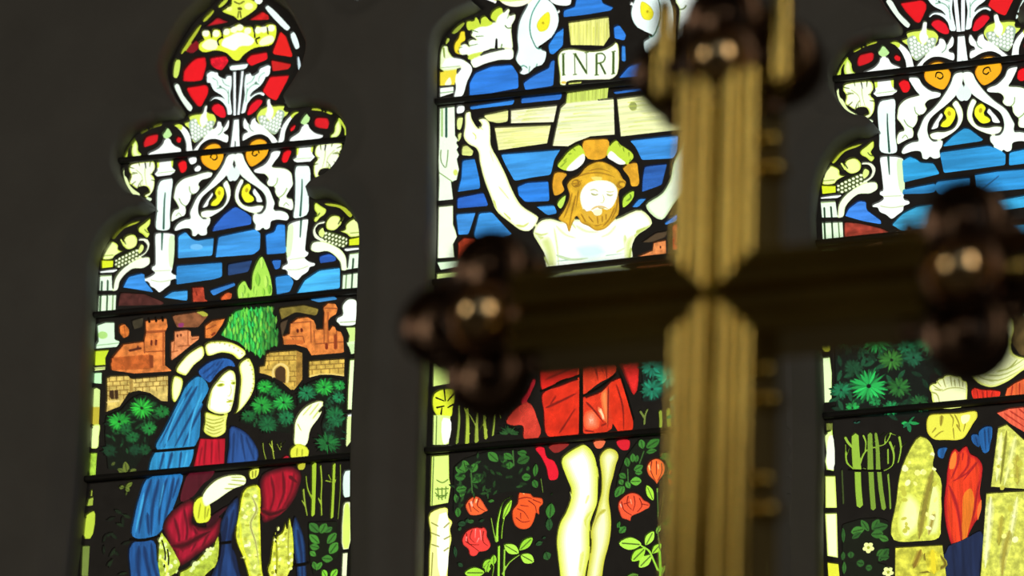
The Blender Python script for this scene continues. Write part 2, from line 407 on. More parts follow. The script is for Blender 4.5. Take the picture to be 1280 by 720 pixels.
# borders of the upper lobe, traced on each side
g(B, 'B8C83A', 'a1', '704,46 762,-12 778,2 722,56'); g(B, OL, 'a1', '603,140 670,62 686,74 618,151')
g(B, OL, 'a1', '454,357 588,160 600,174 470,366'); g(B, 'C4DC5C', 'a1', '411,518 428,394 456,399 436,526')
g(B, 'E6F8E4', 'a1', '414,566 425,555 443,562 480,640 541,727 527,746 512,738 450,650')
g(B, 'EAF8E6', 'a1', '945,-8 1000,-14 1006,18 985,34'); g(B, 'E4F8EE', 'a1', '1018,45 1035,32 1180,175 1190,190 1172,208 1155,200')
g(B, 'E0F6EE', 'a1', '1188,222 1205,210 1240,265 1250,325 1232,334'); g(B, 'C8DCE0', 'a1', '1236,372 1246,376 1262,470 1245,470')
g(B, 'DDF4E8', 'a1', '1250,500 1270,505 1225,640 1168,700 1155,690'); g(B, 'DDF4E8', 'a1', '790,-40 850,-100 880,-110 930,-60 920,-42 870,-75 805,-30')
# ruby on the right of the upper lobe
g(RG, 'C81A1C', 'a1', '898,140 1000,74 1046,104 1052,136', kind='mottle')
g(RG, 'DE1C1A', 'a1', '1068,346 1120,205 1162,245 1206,370 1202,386 1080,366'); g(RG, 'C41C1C', 'a1', '1058,398 1202,428 1182,466 1070,481')
g(RG, 'DC1620', 'a1', '890,400 920,366 1035,345 1042,400 930,446'); g(RG, 'E0161E', 'a1', '1000,606 1050,510 1188,500 1170,545 1100,676 1058,660')
CAN = False
# outline: left half, mirrored
def half_outline(fr_pts, axis):
    p = [U(*q) for q in fr_pts]
    l = np.array(p); r = l[::-1].copy(); r[:, 0] = 2 * axis - r[:, 0]
    return l, r
DZ0 = 18.0
LEFT_HALF = [(83, 930), (98.5, 720), (106, 650), (113, 560), (118, 450), (122, 385), (123.5, 355), (128, 320), (138, 301), (155, 282), (172, 273), (186, 271),
             (197, 263), (188, 252), (172, 247.5), (158, 231), (152.5, 215), (154, 197), (168, 172), (175, 166.5), (200, 154), (216, 153), (231, 149.5),
             (233.5, 144), (221.5, 124), (213.5, 105), (212, 84), (220.5, 65), (241, 31), (265.5, 8), (284, -14)]
l, r = half_outline(LEFT_HALF, LEFT.axis)
_ap = np.array([[LEFT.axis, U(296, -30)[1]]])
def smooth_run(p): return crom(p, False, 4)
def runs(l, idx):
    out = []; a = 0
    for i in idx + [len(l) - 1]:
        out.append(smooth_run(l[a:i + 1])[:-1]); a = i
    out.append(l[-1:]); return np.vstack(out)
def make_outline(half, axis, cusps, apex):
    l, r = half_outline(half, axis)
    l = np.vstack([l, [[axis, apex]]])
    o = runs(l, cusps); m = o[::-1].copy(); m[:, 0] = 2 * axis - m[:, 0]
    return ccw(np.vstack([o, m[1:]]))
LEFT.outline = make_outline(LEFT_HALF, LEFT.axis, [6, 12, 20], U(296, -30)[1])
SILL = -700.0
LEFT.outline[:, 1] = np.maximum(LEFT.outline[:, 1], SILL - DZ0)

# ------------------------------------------------------------------ left light: borders below the capitals
g(B, 'D8F6D2', 'a8', '80,400 150,376 240,376 242,530 286,545 281,575 260,600 64,616 70,570 90,540', 0, rim=('BCE6B8', 1))
k(B, '86B07A', 'a8', 7, '75,582 275,560'); ell(B, 'A8D878', 'a8', 130, 490, 45, 34)
g(B, 'C4DE2C', 'b2', '198,60 340,50 302,130 304,190 200,196', 0); g(B, 'DDEB9A', 'b2', '190,206 305,196 300,232 190,246', 0)
k(B, '7A8A2C', 'b2', 7, '200,222 300,212')
g(B, 'BCF2B4', 'b2', '190,256 270,250 268,358 190,351', 0)
g(B, 'CFE88C', 'b2', '185,396 215,387 256,410 252,560 172,560', 0); g(B, 'BBAE34', 'b2', '172,560 252,560 245,718 170,718', 0)
g(B, 'E0FAA2', 'b5', '175,84 245,74 245,190 230,290 158,286', rim=('C4DC50', 2))
g(B, 'A2CC3E', 'b5', '150,330 230,325 222,420 216,540 160,541 145,460', 0, 'mottle'); g(B, '96A838', 'b5', '165,660 190,650 185,716 160,716', 0)
g(B, '9AB03C', 'b7', '215,32 268,8 262,95 198,101', 0); g(B, 'B8D03E', 'b7', '186,180 268,134 240,390 174,386', rim=('94A830', 2))
g(B, '6E8238', 'b7', '160,450 236,448 220,722 150,722', 0); g(B, '6E8238', 'p', '100,724 111,724 106,768 96,768', 0)
g(B, W, 'b1', '1052,292 1100,240 1172,250 1182,340 1176,440 1172,470 1030,476 1024,460 1000,442 1000,412 1050,380', rim=('DFF2C0', 1))
k(B, '98AC70', 'b1', 7, '1030,448 1172,440')
g(B, 'CBEA86', 'b1', '1082,490 1172,488 1168,620 1098,642 1112,560', 0); g(B, 'DAF2BC', 'b1', '1088,622 1168,612 1165,650 1100,660', 0)
g(B, 'CBE8A8', 'b4', '1100,2 1166,0 1162,90 1130,96', 0); g(B, 'E6FBC4', 'b4', '1115,140 1166,134 1156,590 1094,586 1100,400', 0, rim=('BCE060', 1.5))
g(B, W, 'b4', '1096,626 1146,615 1146,722 1090,722', 0); g(B, 'DDEEA0', 'b6', '1138,2 1186,2 1172,170 1140,212 1130,190', 0)
g(B, 'DCF8E6', 'b6', '1125,366 1165,360 1161,540 1124,546'); g(B, 'E8F6B0', 'b6', '1124,576 1160,572 1150,660 1120,662'); g(B, 'D4EC6A', 'b8', '1215,62 1256,60 1254,480 1200,486', rim=('F4FCDC', 2))
g(B, 'EEFAC4', 'b8', '1195,514 1246,510 1236,722 1185,722', 0); g(B, 'E6F4B0', 'p', '426,724 434,724 430,768 421,768', 0)

# ------------------------------------------------------------------ left light: sky
S = 'sky_glass'
g(S, '2C66C4', 'c2', '590,206 600,180 640,135 682,104 722,125 752,150 752,180 600,208', kind='streak')
g(S, '45A4E8', 'c2', '455,222 485,205 510,235 530,241 602,230 596,305 454,316', kind='streak'); ell(S, '6CB8EC', 'c2', 530, 268, 26, 12)
g(S, '3C96E0', 'c2', '616,226 762,195 788,215 786,280 760,301 604,312', kind='streak'); g(S, '3288DA', 'c2', '805,216 840,206 850,175 886,178 889,295 810,301', kind='streak')
g(S, '3490D6', 'c2', '448,342 635,328 635,390 600,400 448,421', kind='streak'); g(S, '22406E', 'c2', '654,336 757,318 740,370 654,386', kind='streak')
g(S, '2C70C6', 'c2', '828,320 872,318 866,356 845,361', kind='streak'); g(S, '3E9EE0', 'c2', '393,471 430,446 497,440 496,486', kind='streak')
g(S, '327CC8', 'c2', '580,441 680,409 690,424 640,446 600,466', kind='streak'); g(S, '338CD2', 'c2', '843,386 900,378 922,410 906,450 850,461', kind='streak')
g(S, '48B6F4', 'c2', '928,456 960,400 1020,360 1106,350 1106,436', kind='streak'); g(S, '285CB6', 'c2', '1018,305 1060,292 1090,310 1090,327 1025,336', kind='streak')
g(S, '388EDE', 'c2', '233,431 255,386 310,372 326,380 322,402 362,452 300,441', kind='streak'); g(S, '3E8ECC', 'c2', '976,477 1080,464 1098,480 1020,492', kind='streak')
# hills
H = 'hillside'
g(H, '4E2622', 'c2', '224,450 320,455 404,490 396,502 214,506', kind='mottle'); g(H, '8C5634', 'c2', '430,542 550,524 582,541 540,592 452,592', kind='mottle')
g(H, 'A8A83A', 'c2', '525,526 555,522 582,541 560,548'); g(H, '8C3468', 'c2', '456,574 480,570 478,588 458,590')
g(H, '80702E', 'c2', '858,512 960,499 1022,516 1012,546 930,530 870,562', kind='mottle'); g(H, '3A3424', 'c2', '268,562 320,548 318,590 280,600', kind='mottle')
g(H, '4A3A28', 'c2', '862,570 900,552 890,590 872,640')
# cypress
T = 'cypress_tree'
g(T, 'A8DE50', 'c2', '790,304 814,350 830,400 832,463 698,476 698,420 718,402 745,440 754,370', kind='plain', rim=('86C43C', 1))
g(T, '34A840', 'c2', '684,524 720,514 760,516 800,507 832,505 838,540 854,562 848,600 860,640 856,662 830,672 800,690 788,718 774,700 760,692 742,682 722,668 700,650 672,640 648,632 626,618 640,596 646,588 656,570 668,558 672,540', 0)
random.seed(3)
for x, y, h, c in ((790, 335, 40, 'C4EE68'), (775, 400, 50, '8CCC3E'), (808, 410, 46, 'BCE860'), (765, 445, 36, 'B0E456'), (798, 450, 30, '94D040'), (820, 440, 34, '7CBC36'),
                   (718, 440, 34, 'A4DC50'), (712, 462, 22, 'BCE868'), (735, 462, 20, '88C43C')):
    leaf(T, mixhex(c, '2E6A1C', .5), 'c2', x + 2, y + h * .5, x + random.uniform(-3, 4), y - h * .6, h * .40, False)
    leaf(T, c, 'c2', x, y + h * .5, x + random.uniform(-4, 2), y - h * .7, h * .28, False)
CYP = ccw([(684, 524), (832, 507), (854, 562), (858, 660), (790, 712), (742, 682), (700, 650), (630, 616), (656, 570)])
for row in range(9):
    for cc in range(14):
        x = 630 + cc * 17 + (row % 2) * 8 + random.uniform(-5, 5); y = 522 + row * 21 + random.uniform(-6, 6)
        if not inside(CYP, np.array([[x, y]]))[0]: continue
        h = random.uniform(26, 42); t = (x - 640) / 210
        c = random.choice(['74D848', '3CCC50', '2ED060', '58C840', '8CDC50']) if t < .72 else random.choice(['3E8E34', '4C9A38', '2E7A2E', '6CAC3C'])
        leaf(T, mixhex(c, '0E3A18', .68), 'c2', x + 3, y + h * .5, x + random.uniform(-2, 6), y - h * .55, h * .36, False)
        leaf(T, c, 'c2', x, y + h * .45, x + random.uniform(-5, 3), y - h * .6, h * .26, False)
# towns
CB = 'castle_building'
g(CB + '#1', 'E2803C', 'a8', '508,362 700,340 714,420 690,470 690,762 748,812 720,818 420,836 208,806 200,740 220,682 312,570 495,545 512,460', 0, 'stone')
g(CB + '#1', 'C05E26', 'a8', '205,690 545,662 556,790 215,802', 0, 'stone'); g(CB + '#1', '7E3A1A', 'a8', '543,665 580,670 580,780 550,784', 0)
for s_ in ('545,342 545,376', '605,336 605,370', '665,332 665,366'): paint(CB + '#1', 'a8', 18, s_)
for s_ in ('565,538 563,578', '606,534 603,576'): k(CB + '#1', '5A1E10', 'a8', 18, s_)
for s_ in ('520,458 690,448', '512,470 695,458', '498,545 502,650', '502,640 688,630'): k(CB + '#1', '7A3418', 'a8', 7, s_)
k(CB + '#1', '4A1C10', 'a8', 20, '368,628 470,606'); k(CB + '#1', '4A1C10', 'a8', 14, '440,605 445,588')
k(CB + '#1', '9C4A20', 'a8', 12, '670,470 668,760')
g(CB + '#2', 'EA9058', 'a8', '765,456 880,440 920,460 920,500 996,495 990,532 900,600 830,660 746,722 735,690 735,550 765,536', 0, 'stone')
for s_ in ('795,488 795,504', '826,482 826,498'): k(CB + '#2', '5A2412', 'a8', 14, s_)
for s_ in ('888,445 890,575', '920,530 985,515', '770,545 760,640', '800,590 910,580', '740,640 800,630'): k(CB + '#2', '8A4420', 'a8', 7, s_)
g(CB + '#3', 'DA7A34', 'a8', '1040,402 1100,360 1228,340 1200,400 1140,490 1100,522 1038,522', 0, 'stone'); k(CB + '#3', '7A3418', 'a8', 7, '1050,440 1140,400')
k(CB + '#3', '7A2C14', 'a8', 18, '1130,470 1100,490')
g(CB + '#4', 'B8422A', 'c2', '512,430 560,427 566,478 582,489 514,489', 0, 'stone'); k(CB + '#4', '6A1C12', 'c2', 5, '528,446 532,462')
g(CB + '#5', 'D85E2C', 'c2', '624,470 650,447 676,455 670,480 630,484', 1, 'stone')
g(CB + '#6', 'D4742F', 'c2', '220,582 240,574 264,600 262,626 240,636 222,612', 1, 'stone'); k(CB + '#6', '9C4A1C', 'c2', 3, '240,580 246,630')
g(CB + '#7', 'E4843C', 'b1', '522,572 580,545 588,460 650,410 740,398 800,430 822,480 822,510 880,505 886,352 880,312 920,275 990,280 1016,330 1000,380 950,410 925,450 930,522 960,478 990,490 1000,520 1040,530 1066,590 1072,716 1050,724 780,746 742,682 640,650 528,652', 0, 'stone')
for s_ in ('655,512 655,534', '690,506 690,528'): k(CB + '#7', '5A1E10', 'b1', 22, s_)
for s_ in ('590,455 780,440', '770,440 775,630', '590,575 700,570', '705,575 715,630', '800,520 805,625', '810,640 1060,620', '890,350 890,640', '1000,520 1005,680', '610,590 640,650', '885,320 1005,325'): k(CB + '#7', '8C4420', 'b1', 8, s_)
k(CB + '#7', '8A3A1A', 'b1', 26, '990,560 990,680'); k(CB + '#7', '7A2C14', 'b1', 26, '912,640 912,680'); k(CB + '#7', 'A85424', 'b1', 14, '925,360 925,640')
k(CB + '#7', 'C8682C', 'b1', 40, '560,620 700,625')
# stone walls
SW = 'stone_wall'
def courses(part, fr, x0, x1, y0, y1, rows, cols, slope=0, col='7A5A22', w=6):
    for r_ in range(1, rows):
        y = y0 + (y1 - y0) * r_ / rows
        k(part, col, fr, w, [(x0, y), ((x0 + x1) / 2, y + slope / 2 * 1.1), (x1, y + slope)])
    for r_ in range(rows):
        ya = y0 + (y1 - y0) * r_ / rows; yb = y0 + (y1 - y0) * (r_ + 1) / rows
        for c_ in range(cols):
            x = x0 + (x1 - x0) * (c_ + .5 * (r_ % 2) + .3) / cols
            if x < x1 - 4: k(part, col, fr, w, [(x, ya + slope * (x - x0) / (x1 - x0)), (x, yb + slope * (x - x0) / (x1 - x0))])
g(SW + '#1', 'DABE62', 'b2', '308,300 340,286 500,280 516,300 514,430 430,560 298,612 310,520', 0, 'stone'); courses(SW + '#1', 'b2', 312, 505, 295, 500, 5, 3, -12)
g(SW + '#1', 'DCC068', 'b2', '540,310 860,280 856,516 800,510 700,440 600,418 545,428', 0, 'stone'); courses(SW + '#1', 'b2', 548, 855, 305, 430, 3, 5, -22)
g(SW + '#1', '3A2612', 'b2', '332,415 410,408 410,486 350,490 335,470', 0); k(SW + '#1', 'DABE62', 'b2', 6, '375,412 378,488'); k(SW + '#1', 'E8D080', 'b2', 16, '305,516 420,505')
g(SW + '#1', 'A88840', 'b2', '508,300 540,310 545,430 514,440', 0, 'stone')
g(SW + '#2', 'D8B24E', 'b4', '375,90 400,75 640,55 700,80 702,320 630,412 600,412 520,340 450,300 360,270 313,262 313,200 360,190', 0, 'stone')
courses(SW + '#2', 'b4', 372, 640, 70, 190, 3, 3, -8); courses(SW + '#2', 'b4', 560, 645, 200, 380, 4, 1, -4); courses(SW + '#2', 'b4', 362, 450, 190, 270, 2, 1)
g(SW + '#2', 'A67E34', 'b4', '645,58 702,80 702,320 638,380', 0, 'stone'); k(SW + '#2', 'E8CC78', 'b4', 22, '440,300 440,225 500,178 560,210 562,340')
g(SW + '#2', '46301A', 'b4', '455,308 455,232 500,192 546,216 546,352 510,336')
g(SW + '#3', 'DCB852', 'b4', '754,152 1076,130 1072,292 960,276 860,276 754,306', 0, 'stone'); courses(SW + '#3', 'b4', 760, 1072, 150, 270, 3, 4, -18)
g(SW + '#3', 'E8CC70', 'b4', '756,282 860,262 960,262 1072,276 1072,292 960,278 860,278 756,306', 0)
# bushes
random.seed(11)
BU = 'bush'
g(BU + '#1', '07120A', 'b2', '300,640 430,590 520,490 610,445 700,460 800,540 870,560 840,640 760,700 720,760 690,920 640,1000 560,1120 320,1120 290,800', 1)
undergrowth(BU + '#1', 'b2', '330,660 430,610 530,510 610,470 700,490 800,560 830,640 740,720 680,900 620,980 340,900', 60, 60, ['10341C', '164422', '0C2816'])
for a in (('b2', 620, 570, 118, 15, '34CC3E'), ('b2', 420, 690, 112, 13, '2EBE3C'), ('b2', 805, 600, 74, 9, '1F7E34'), ('b5', 540, 190, 66, 8, '1C6C34'), ('b5', 690, 110, 78, 9, '238C3A'), ('b5', 480, 110, 60, 7, '1A6430'),
          ('b5', 650, 300, 66, 7, '17502A'), ('b5', 330, 310, 70, 7, '143C24'), ('b5', 560, 300, 62, 7, '15442A')): ros(BU + '#1', a[5], a[0], a[1], a[2], a[3], a[4])
for x0, y0, x1, y1, w, c in ((480, 510, 405, 470, 50, '5C6A2A'), (490, 510, 470, 405, 60, '66742C'), (500, 510, 580, 480, 55, '5C6A2A'), (470, 640, 415, 630, 46, '5A6A26'), (470, 640, 545, 590, 50, '6C7E2C'), (470, 640, 520, 670, 44, '66782C'), (350, 440, 385, 410, 30, '4E5A26'), (480, 670, 490, 710, 30, '46541E')):
    leaf(BU + '#1', c, 'b5', x0, y0, x1, y1, w)
g(BU + '#2', '07120A', 'b4', '300,320 360,300 450,350 560,430 620,470 625,620 590,800 330,760 130,690 200,600 290,560 290,420', 1)
undergrowth(BU + '#2', 'b4', '310,340 360,320 450,370 560,450 610,490 610,620 570,760 340,720 160,680 220,610 300,560', 50, 60, ['123C1E', '184C28', '0E301A'])
for a in (('b4', 360, 380, 78, 10, '2ECA42'), ('b4', 335, 545, 110, 13, '2AA83C'), ('b4', 530, 520, 105, 13, '2EC44A'), ('b4', 455, 425, 60, 8, '1E8E3A'), ('b4', 215, 640, 74, 9, '1A6C32'), ('b4', 555, 655, 84, 9, '1C7C46'), ('b4', 380, 690, 80, 8, '14522E'), ('b6', 610, 60, 70, 9, '1A6A38')): ros(BU + '#2', a[5], a[0], a[1], a[2], a[3], a[4])
g(BU + '#3', '07120A', 'b4', '650,560 655,420 740,350 860,300 960,295 1066,320 1062,520 1060,800 1040,940 900,900 860,720 900,600 880,500 800,480 700,540', 1)
undergrowth(BU + '#3', 'b4', '665,480 740,370 860,320 960,310 1056,330 1050,800 1030,900 910,880 880,720 920,600 880,480 780,470', 50, 56, ['123C22', '184C30', '0E3020'])
for a in (('b4', 890, 385, 98, 12, '2EC244'), ('b4', 735, 435, 90, 10, '1F8C54'), ('b4', 1030, 370, 62, 8, '2ABA4A'), ('b4', 1020, 475, 66, 8, '1D8E54'), ('b4', 990, 640, 100, 11, '1E7E42'), ('b6', 1010, 182, 90, 13, '1F7634'), ('b6', 1070, 30, 56, 7, '1C7040')): ros(BU + '#3', a[5], a[0], a[1], a[2], a[3], a[4])
# bare saplings
TR = 'sapling'
for i, (fr, w, w2, s_, c) in enumerate((('b6', 14, 10, '580,178 586,235 602,292', '8CA036'), ('b6', 16, 12, '638,165 645,225 656,292', 'A4B63C'), ('b6', 12, 9, '702,178 695,240', '8CA036'))):
    k(TR + '#a%d' % i, c, fr, w, s_, w2)
k(TR + '#a1', 'A4B63C', 'b6', 8, '620,180 640,215'); k(TR + '#a1', 'A4B63C', 'b6', 8, '672,200 650,250'); k(TR + '#a2', '8CA036', 'b6', 7, '735,170 700,215'); k(TR + '#a2', '8CA036', 'b6', 7, '672,182 692,222')
k(TR + '#b0', 'A0C030', 'b6', 38, '922,322 920,470 914,662', 30); k(TR + '#b0', '90AC2E', 'b6', 13, '868,398 880,490 908,550')
k(TR + '#b1', '98B432', 'b6', 16, '964,330 972,430 968,540 972,664'); k(TR + '#b1', '98B432', 'b6', 12, '948,545 968,590')
k(TR + '#b2', '9CBC30', 'b6', 26, '1055,322 1050,480 1040,678'); k(TR + '#b2', '90AC2E', 'b6', 12, '995,430 1035,440'); k(TR + '#b2', '90AC2E', 'b6', 9, '1015,388 1035,432'); k(TR + '#b2', '90AC2E', 'b6', 10, '1080,400 1060,450')
k(TR + '#b3', '7C9430', 'b6', 13, '1096,322 1096,480 1080,690'); k(TR + '#b4', '90A834', 'b6', 20, '850,488 860,580 876,666', 12); k(TR + '#b4', '90A834', 'b6', 9, '838,560 860,600')
# leafy plant at the foot
PL = 'leafy_plant'
g(PL + '#1', '0A1206', 'b8', '890,240 1150,230 1170,560 1000,640 940,720 900,560', 1)
for x0, y0, x1, y1, w in ((985, 330, 900, 250, 80), (1000, 340, 1050, 250, 74), (1040, 330, 1105, 285, 50), (1060, 430, 1140, 335, 74), (990, 430, 900, 350, 70), (990, 470, 905, 450, 66), (1080, 520, 1155, 420, 84), (1010, 560, 1110, 570, 70), (960, 540, 905, 500, 50), (960, 660, 935, 590, 50), (965, 670, 1010, 595, 56)):
    leaf(PL + '#1', random.choice(['3C7C2A', '458C2E', '35702A']), 'b8', x0, y0, x1, y1, w)
for x0, y0, x1, y1, w in ((1060, 720, 1015, 660, 60), (1090, 720, 1150, 655, 70)): leaf(PL + '#1', '7ED034', 'b8', x0, y0 + 20, x1, y1, w)

# lower ends of the borders, bush and ground behind the figure
g(B, '8CA048', 'p', '98,772 108,772 104,800 95,800', 0); g(B, 'E6F4B0', 'p', '420,772 430,772 427,800 417,800', 0)
g(PL + '#1', '2C5E22', 'p', '388,726 418,724 412,790 384,790', 1, 'mottle'); undergrowth(BU + '#4', 'p', '122,640 158,634 152,790 112,790', 26, 13, ['101E10', '142412', '0C180C'])
# ------------------------------------------------------------------ left light: the robed woman
MIR = 0; CAN = False; LN = LEFT
WM = 'robed_woman'
HA = WM + '>halo'; VE = WM + '>veil'; FA = WM + '>face'; WI = WM + '>wimple'; CL = WM + '>cloak'; LI = WM + '>mantle_lining'
YR = ('DCE648', 3.2)
g(HA, 'FAFCDC', 'b3', '160,350 230,230 330,142 422,100 446,200 342,300 262,400 240,396', rim=YR); g(HA, 'F8FCE4', 'b3', '450,90 480,65 620,50 740,75 862,186 800,240 730,190 620,170 480,200', rim=YR)
g(HA, 'F2FAC4', 'b3', '118,470 140,400 226,432 215,560 150,667 125,640', rim=('D4E03E', 3)); g(HA, 'F6FCD8', 'b3', '800,270 880,220 930,290 952,400 942,540 880,660 791,760 741,792 770,735 790,600 806,430', rim=YR)
for i in range(26):
    a = math.radians(200 + i * 7.2) ; x, y = 534 + 412 * math.cos(a), 440 + 386 * math.sin(a); x2, y2 = 534 + 392 * math.cos(a), 440 + 366 * math.sin(a)
    k(HA, 'A8A82C', 'b3', 9, [(x, y), (x2, y2)])
g(VE, '265EA6', 'b3', '382,350 440,290 560,230 680,225 740,270 757,310 690,305 640,330 560,400 500,470 468,450', kind='fold')
for s_ in ('420,380 500,320 560,262', '455,430 520,370 570,330', '640,240 600,300 510,430', '560,300 600,250'): k(VE, '102A58', 'b3', 11, s_, 5)
g(VE, '2A86BC', 'c3', '372,140 400,120 436,160 416,200 396,330 280,341 274,330 300,280 340,200', kind='fold')
g(VE, '2C90C6', 'c3', '270,350 391,342 376,395 254,411', kind='fold'); g(VE, '2470AE', 'c3', '245,430 359,420 350,460 310,560 290,590 270,606 204,600 210,540 225,480', kind='fold')
g(VE, '1E528E', 'c3', '204,620 270,615 284,690 300,722 330,790 205,790 199,720', kind='fold')
for s_, w in (('400,150 360,220 300,335', 7), ('410,190 370,260 330,336', 6), ('385,150 330,240 285,330', 5), ('420,200 385,270 355,336', 6), ('300,350 285,408', 6), ('325,348 310,405', 7), ('352,346 345,400', 5),
              ('262,430 240,500 225,595', 8), ('285,430 265,520 262,600', 9), ('310,426 290,500 285,570', 7), ('330,424 315,500 300,560', 8), ('345,425 325,490', 5), ('250,530 255,600', 8), ('240,630 250,690 275,780', 9), ('225,630 222,700 240,780', 10), ('262,620 272,700 310,780', 7)):
    k(VE, '0E2850', 'c3', w, s_, w * .5)
for s_, w in (('415,170 385,250 372,330', 5), ('365,180 320,270 305,333', 4), ('370,350 358,400', 5), ('240,470 225,540 215,590', 6), ('300,440 285,520', 4)): k(VE, '48B4E4', 'c3', w, s_, w * .6)
paint(VE, 'c3', 8, '268,346 330,341 396,335'); paint(VE, 'c3', 8, '200,612 240,612 288,600')
# face
g(FA, 'FCFDF2', 'b3', '474,717 482,640 495,580 530,500 570,450 640,370 700,338 745,365 764,440 756,560 733,690 707,760 607,785 520,760', rim=('E4F070', 3.5))
for x, y, rx, ry, c in ((607, 490, 40, 17, 'C6D43C'), (607, 490, 22, 10, '7E8A1A'), (733, 470, 24, 16, 'C6D43C'), (737, 472, 12, 9, '7E8A1A'), (697, 655, 36, 10, 'C8D03A'), (700, 648, 20, 5, '98901E')): ell(FA, c, 'b3', x, y, rx, ry, -12)
for s_, w in (('560,470 605,452 650,462', 7), ('705,448 745,440', 6), ('700,480 712,560 690,600 670,600', 6), ('665,630 700,640 725,625', 4), ('690,690 715,690', 6), ('520,560 500,640 500,720', 9)): k(FA, 'C0CC3C', 'b3', w, s_, w * .6)
g(WI, 'EAF080', 'p', '257,515 265,517 276,519 285,517 283.5,528 282,541 276,545.5 268,547 261,544.5 254.5,539 256,527', rim=('C8CE3C', 2.5))
for y in range(5): k(WI, '98982A', 'b6', 5, [(188 + y * 3, 10 + y * 22), (250, 28 + y * 23), (325 - y * 4, 8 + y * 22)])
k(WI, '98982A', 'b6', 4, '260,45 300,40 322,20'); k(WI, '98982A', 'b6', 4, '200,50 230,75 260,84')
# dress and sleeves: the body of the figure
g(WM, 'BE142A', 'b6', '158,150 240,152 332,148 325,330 114,346', 0, 'fold')
for s_ in ('200,160 185,340', '240,160 235,335', '285,160 290,330', '175,200 150,340'): k(WM, '6E0C18', 'b6', 8, s_, 4)
g(WM, '521220', 'c3', '372,412 455,404 445,425 420,445 385,486 350,498 355,450', kind='fold'); g(WM, '3A0E1A', 'c3', '470,520 500,505 465,545 430,580 425,560', kind='fold')
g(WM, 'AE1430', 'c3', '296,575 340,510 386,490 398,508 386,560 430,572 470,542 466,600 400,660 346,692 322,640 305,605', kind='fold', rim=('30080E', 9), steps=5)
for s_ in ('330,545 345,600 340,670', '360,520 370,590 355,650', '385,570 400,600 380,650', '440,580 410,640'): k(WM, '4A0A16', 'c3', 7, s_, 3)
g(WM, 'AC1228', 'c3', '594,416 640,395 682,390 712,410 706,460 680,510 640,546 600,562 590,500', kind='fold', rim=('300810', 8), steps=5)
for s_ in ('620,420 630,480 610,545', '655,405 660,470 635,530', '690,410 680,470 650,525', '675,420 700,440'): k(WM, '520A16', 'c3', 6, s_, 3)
g(WM, 'A81226', 'b6', '705,285 735,262 760,285 740,300', 1)
k(WM, '2A060C', 'c3', 16, '318,630 360,628 400,606 440,585', 10); k(WM, '2A060C', 'c3', 12, '588,520 620,535 670,515', 8)
# left hand and cuff
g(WM + '>cuff#1', 'E2EE3C', 'c3', '396,490 415,480 440,510 434,556 400,561 389,540', rim=('C2CC2C', 1.5))
for s_ in ('410,500 402,550', '425,505 422,552', '435,515 428,545'): k(WM + '>cuff#1', '8E921C', 'c3', 3, s_)
g(WM + '>hand#1', 'F6FCDE', 'c3', '413,487 450,435 490,418 540,420 548,432 546,444 510,460 450,500 424,512', rim=('DCEC80', 2))
for s_ in ('500,432 548,436', '490,444 540,448', '500,424 535,424', '480,458 515,458'): k(WM + '>hand#1', 'A4B02E', 'c3', 2.4, s_)
# raised hand and cuff
g(WM + '>hand#2', 'F6FCE0', 'c3', '692,326 690,290 695,250 720,215 750,198 766,194 778,198 776,212 764,228 776,222 770,240 742,280 726,330', rim=('DCEC84', 2))
for s_ in ('745,205 715,240', '766,200 735,240', '772,214 745,250', '700,262 712,285'): k(WM + '>hand#2', 'B4C03C', 'c3', 2.4, s_)
g(WM + '>cuff#2', 'DEE640', 'c3', '679,340 700,324 736,345 729,371 681,366', rim=('B4BC2A', 1.5)); g(WM + '>cuff#2', 'B8B832', 'c3', '700,386 726,383 720,402 704,401')
k(WM + '>cuff#2', '8E921C', 'c3', 3, '700,335 698,362'); k(WM + '>cuff#2', '8E921C', 'c3', 3, '715,338 714,362')
# cloak
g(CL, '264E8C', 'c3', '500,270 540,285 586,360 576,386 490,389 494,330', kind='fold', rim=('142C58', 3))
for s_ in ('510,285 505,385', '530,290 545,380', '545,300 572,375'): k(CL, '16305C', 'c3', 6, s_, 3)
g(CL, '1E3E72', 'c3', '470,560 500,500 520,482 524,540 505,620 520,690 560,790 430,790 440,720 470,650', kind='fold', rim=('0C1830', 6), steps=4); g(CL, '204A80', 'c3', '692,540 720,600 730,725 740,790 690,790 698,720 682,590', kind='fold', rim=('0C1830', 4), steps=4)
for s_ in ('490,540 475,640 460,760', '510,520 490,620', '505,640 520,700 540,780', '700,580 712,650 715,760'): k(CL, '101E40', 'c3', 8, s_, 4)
paint(CL, 'c3', 9, '685,690 735,682'); paint(CL, 'c3', 8, '470,622 500,618')
